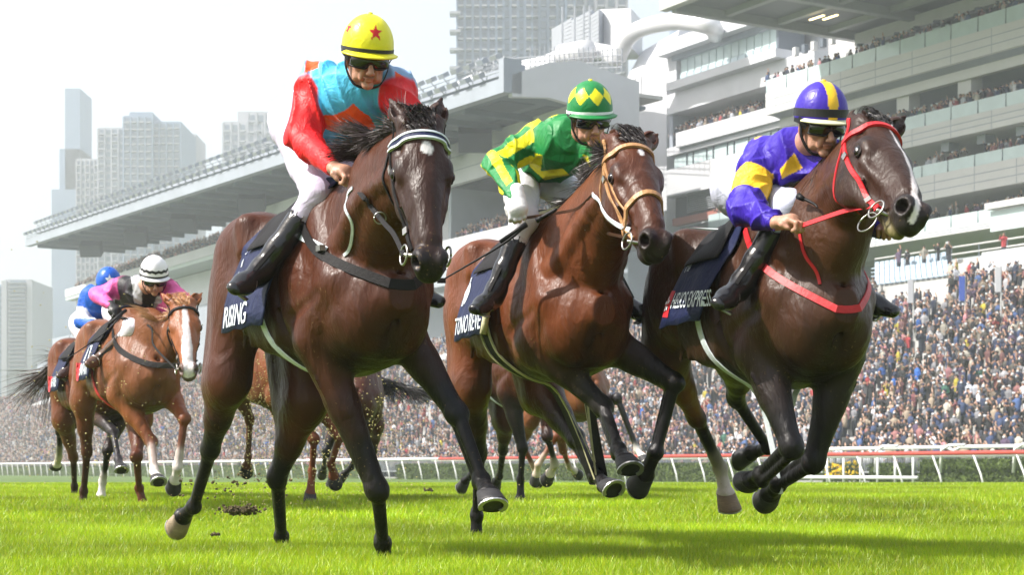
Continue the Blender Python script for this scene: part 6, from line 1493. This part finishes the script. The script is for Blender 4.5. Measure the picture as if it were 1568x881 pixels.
def turf(name, size, n, hgt, wid, seed, seg=2):
    r = np.random.default_rng(seed); x = r.uniform(-size/2,size/2,n); y = r.uniform(-size/2,size/2,n); a = r.uniform(0,6.283,n); h = hgt*r.uniform(.55,1.1,n); w = wid*r.uniform(.7,1.3,n); ln = r.uniform(.1,.75,n); la = r.uniform(0,6.283,n)
    V = np.zeros((n, 2*seg+1, 3)); 
    for k in range(seg+1):
        t = k/seg; cx = x + np.cos(la)*ln*h*t*t; cy = y + np.sin(la)*ln*h*t*t; z = h*(t - .18*ln*t*t)
        if k < seg:
            ww = w*(1-.45*t)/2; V[:,2*k] = np.stack([cx-np.cos(a)*ww, cy-np.sin(a)*ww, z], 1); V[:,2*k+1] = np.stack([cx+np.cos(a)*ww, cy+np.sin(a)*ww, z], 1)
        else: V[:,2*seg] = np.stack([cx, cy, z], 1)
    F = []
    for k in range(seg-1): F += [(2*k,2*k+1,2*k+3),(2*k,2*k+3,2*k+2)]
    F += [(2*seg-2, 2*seg-1, 2*seg)]; F = np.array(F); nv = 2*seg+1
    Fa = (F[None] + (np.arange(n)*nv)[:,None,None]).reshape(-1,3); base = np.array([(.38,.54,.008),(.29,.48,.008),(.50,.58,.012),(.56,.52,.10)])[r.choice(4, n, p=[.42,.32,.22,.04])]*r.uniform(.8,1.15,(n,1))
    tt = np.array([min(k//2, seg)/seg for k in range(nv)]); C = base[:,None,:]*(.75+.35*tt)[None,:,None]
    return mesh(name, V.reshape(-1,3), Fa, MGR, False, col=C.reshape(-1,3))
def scatter(name, pts, patches, label):
    me = bpy.data.meshes.new(name); me.from_pydata(pts, [], []); ob = link(name, me, None, kind='stuff', label=label, cat='grass')
    gn = bpy.data.node_groups.new(name, 'GeometryNodeTree'); gn.interface.new_socket('Geometry', in_out='INPUT', socket_type='NodeSocketGeometry'); gn.interface.new_socket('Geometry', in_out='OUTPUT', socket_type='NodeSocketGeometry')
    N = gn.nodes; gi = N.new('NodeGroupInput'); go = N.new('NodeGroupOutput'); jn = N.new('GeometryNodeJoinGeometry')
    src = []
    for p in patches:
        po = bpy.data.objects.new(name + '_patch', p); oi = N.new('GeometryNodeObjectInfo'); oi.inputs['Object'].default_value = po; oi.inputs['As Instance'].default_value = True; src.append(oi)
    gi2 = N.new('GeometryNodeGeometryToInstance')
    for oi in src: gn.links.new(oi.outputs['Geometry'], jn.inputs[0])
    ip = N.new('GeometryNodeInstanceOnPoints'); ip.inputs['Pick Instance'].default_value = True; rv = N.new('FunctionNodeRandomValue'); rv.data_type = 'FLOAT_VECTOR'; rv.inputs[0].default_value = (0,0,0); rv.inputs[1].default_value = (0,0,6.283)
    gn.links.new(gi.outputs[0], ip.inputs['Points']); gn.links.new(jn.outputs[0], ip.inputs['Instance']); gn.links.new(rv.outputs[0], ip.inputs['Rotation']); gn.links.new(ip.outputs[0], go.inputs[0])
    md = ob.modifiers.new('scatter', 'NODES'); md.node_group = gn; return ob
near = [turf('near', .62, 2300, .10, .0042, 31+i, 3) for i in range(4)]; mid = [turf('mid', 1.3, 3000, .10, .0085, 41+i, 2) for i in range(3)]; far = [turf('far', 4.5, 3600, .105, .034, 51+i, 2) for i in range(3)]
def gridpts(y0, y1, st, mg=1.0):
    out = []; y = y0
    while y < y1:
        h = y*.31 + mg; x = -h
        while x < h: out.append((x + rng.uniform(-.2,.2)*st, y + rng.uniform(-.2,.2)*st, gtop(y)-.10)); x += st
        y += st
    return out
scatter('near_grass', gridpts(3.6, 11.0, .42), near, 'short bright green turf under the leading horses')
scatter('middle_grass', gridpts(11.0, 26, .9), mid, 'bright green turf behind the leading horses')
scatter('far_grass', gridpts(26.0, 78, 3.0, 3), far, 'bright green turf reaching the running rail')
# divots thrown up
MDV = mat('dirt clod', (.085,.065,.03), .95, bump=.6); cb = MB()
def clod(px, py, D, r0, n, seed, nm, lb):
    r = random.Random(seed); p = W(px, py, D); b = MB()
    for i in range(n):
        c = Vector((r.gauss(0,r0), r.gauss(0,r0*.6), r.gauss(0,r0*.25))); s_ = r.uniform(.002,.009); b.box(c, (s_, s_*.7, s_*.6), Matrix.Rotation(r.uniform(0,3),3,'X') @ Matrix.Rotation(r.uniform(0,3),3,'Z'))
    o = b.obj(nm, MDV, None, label=lb, cat='turf clod', kind='stuff'); o.location = p
clod(368,782,9.5,.042,420,1,'divot','clump of torn turf in the air left of the front horse')
clod(328,819,9.0,.01,14,2,'divot','tiny clod of dirt low beside the clump of torn turf'); clod(659,751,12.5,.02,20,3,'divot','small clod on the grass right of the front horse'); clod(345,745,9.8,.16,70,4,'dirt_spray','spray of dirt specks above the torn turf')
MSP = mat('grass speck', (.45,.38,.16), .8)
def spray(cx, cy, D, sx, sz, n, seed, lb):
    r = random.Random(seed); b = MB(); p = W(cx, cy, D)
    for i in range(n): s_ = r.uniform(.0015,.0045)*D/10; b.box((r.gauss(0,sx), r.gauss(0,.25), r.gauss(0,sz)), (s_, s_*.6, s_*.5), Matrix.Rotation(r.uniform(0,3),3,'X') @ Matrix.Rotation(r.uniform(0,3),3,'Y'))
    o = b.obj('turf_spray', MSP, None, label=lb, cat='turf spray', kind='stuff'); o.location = p
spray(490,660,13.2,.35,.35,1300,1,'spray of cut grass specks around the legs between the front horse')
spray(385,650,13.2,.12,.4,700,2,'spray of cut grass specks around the brown leg left of centre'); spray(150,640,12.8,.35,.45,260,3,'sparse flecks of turf around the chestnut horse'); spray(850,740,9.5,.08,.1,60,4,'few grains of dirt under the middle horse')
# ---- haze
g = MB(); g.box((0,340,80), (460,360,82)); hz = g.obj('haze', None, None, kind='stuff', label='thin pale haze filling the air', cat='haze')
hm = bpy.data.materials.new('haze'); hm.use_nodes = True; nt = hm.node_tree; nt.nodes.clear(); o_ = nt.nodes.new('ShaderNodeOutputMaterial'); pv = nt.nodes.new('ShaderNodeVolumePrincipled')
pv.inputs['Color'].default_value = (.90,.95,1,1); pv.inputs['Density'].default_value = .0008; pv.inputs['Anisotropy'].default_value = .2; nt.links.new(pv.outputs[0], o_.inputs['Volume']); hz.data.materials.clear(); hz.data.materials.append(hm)
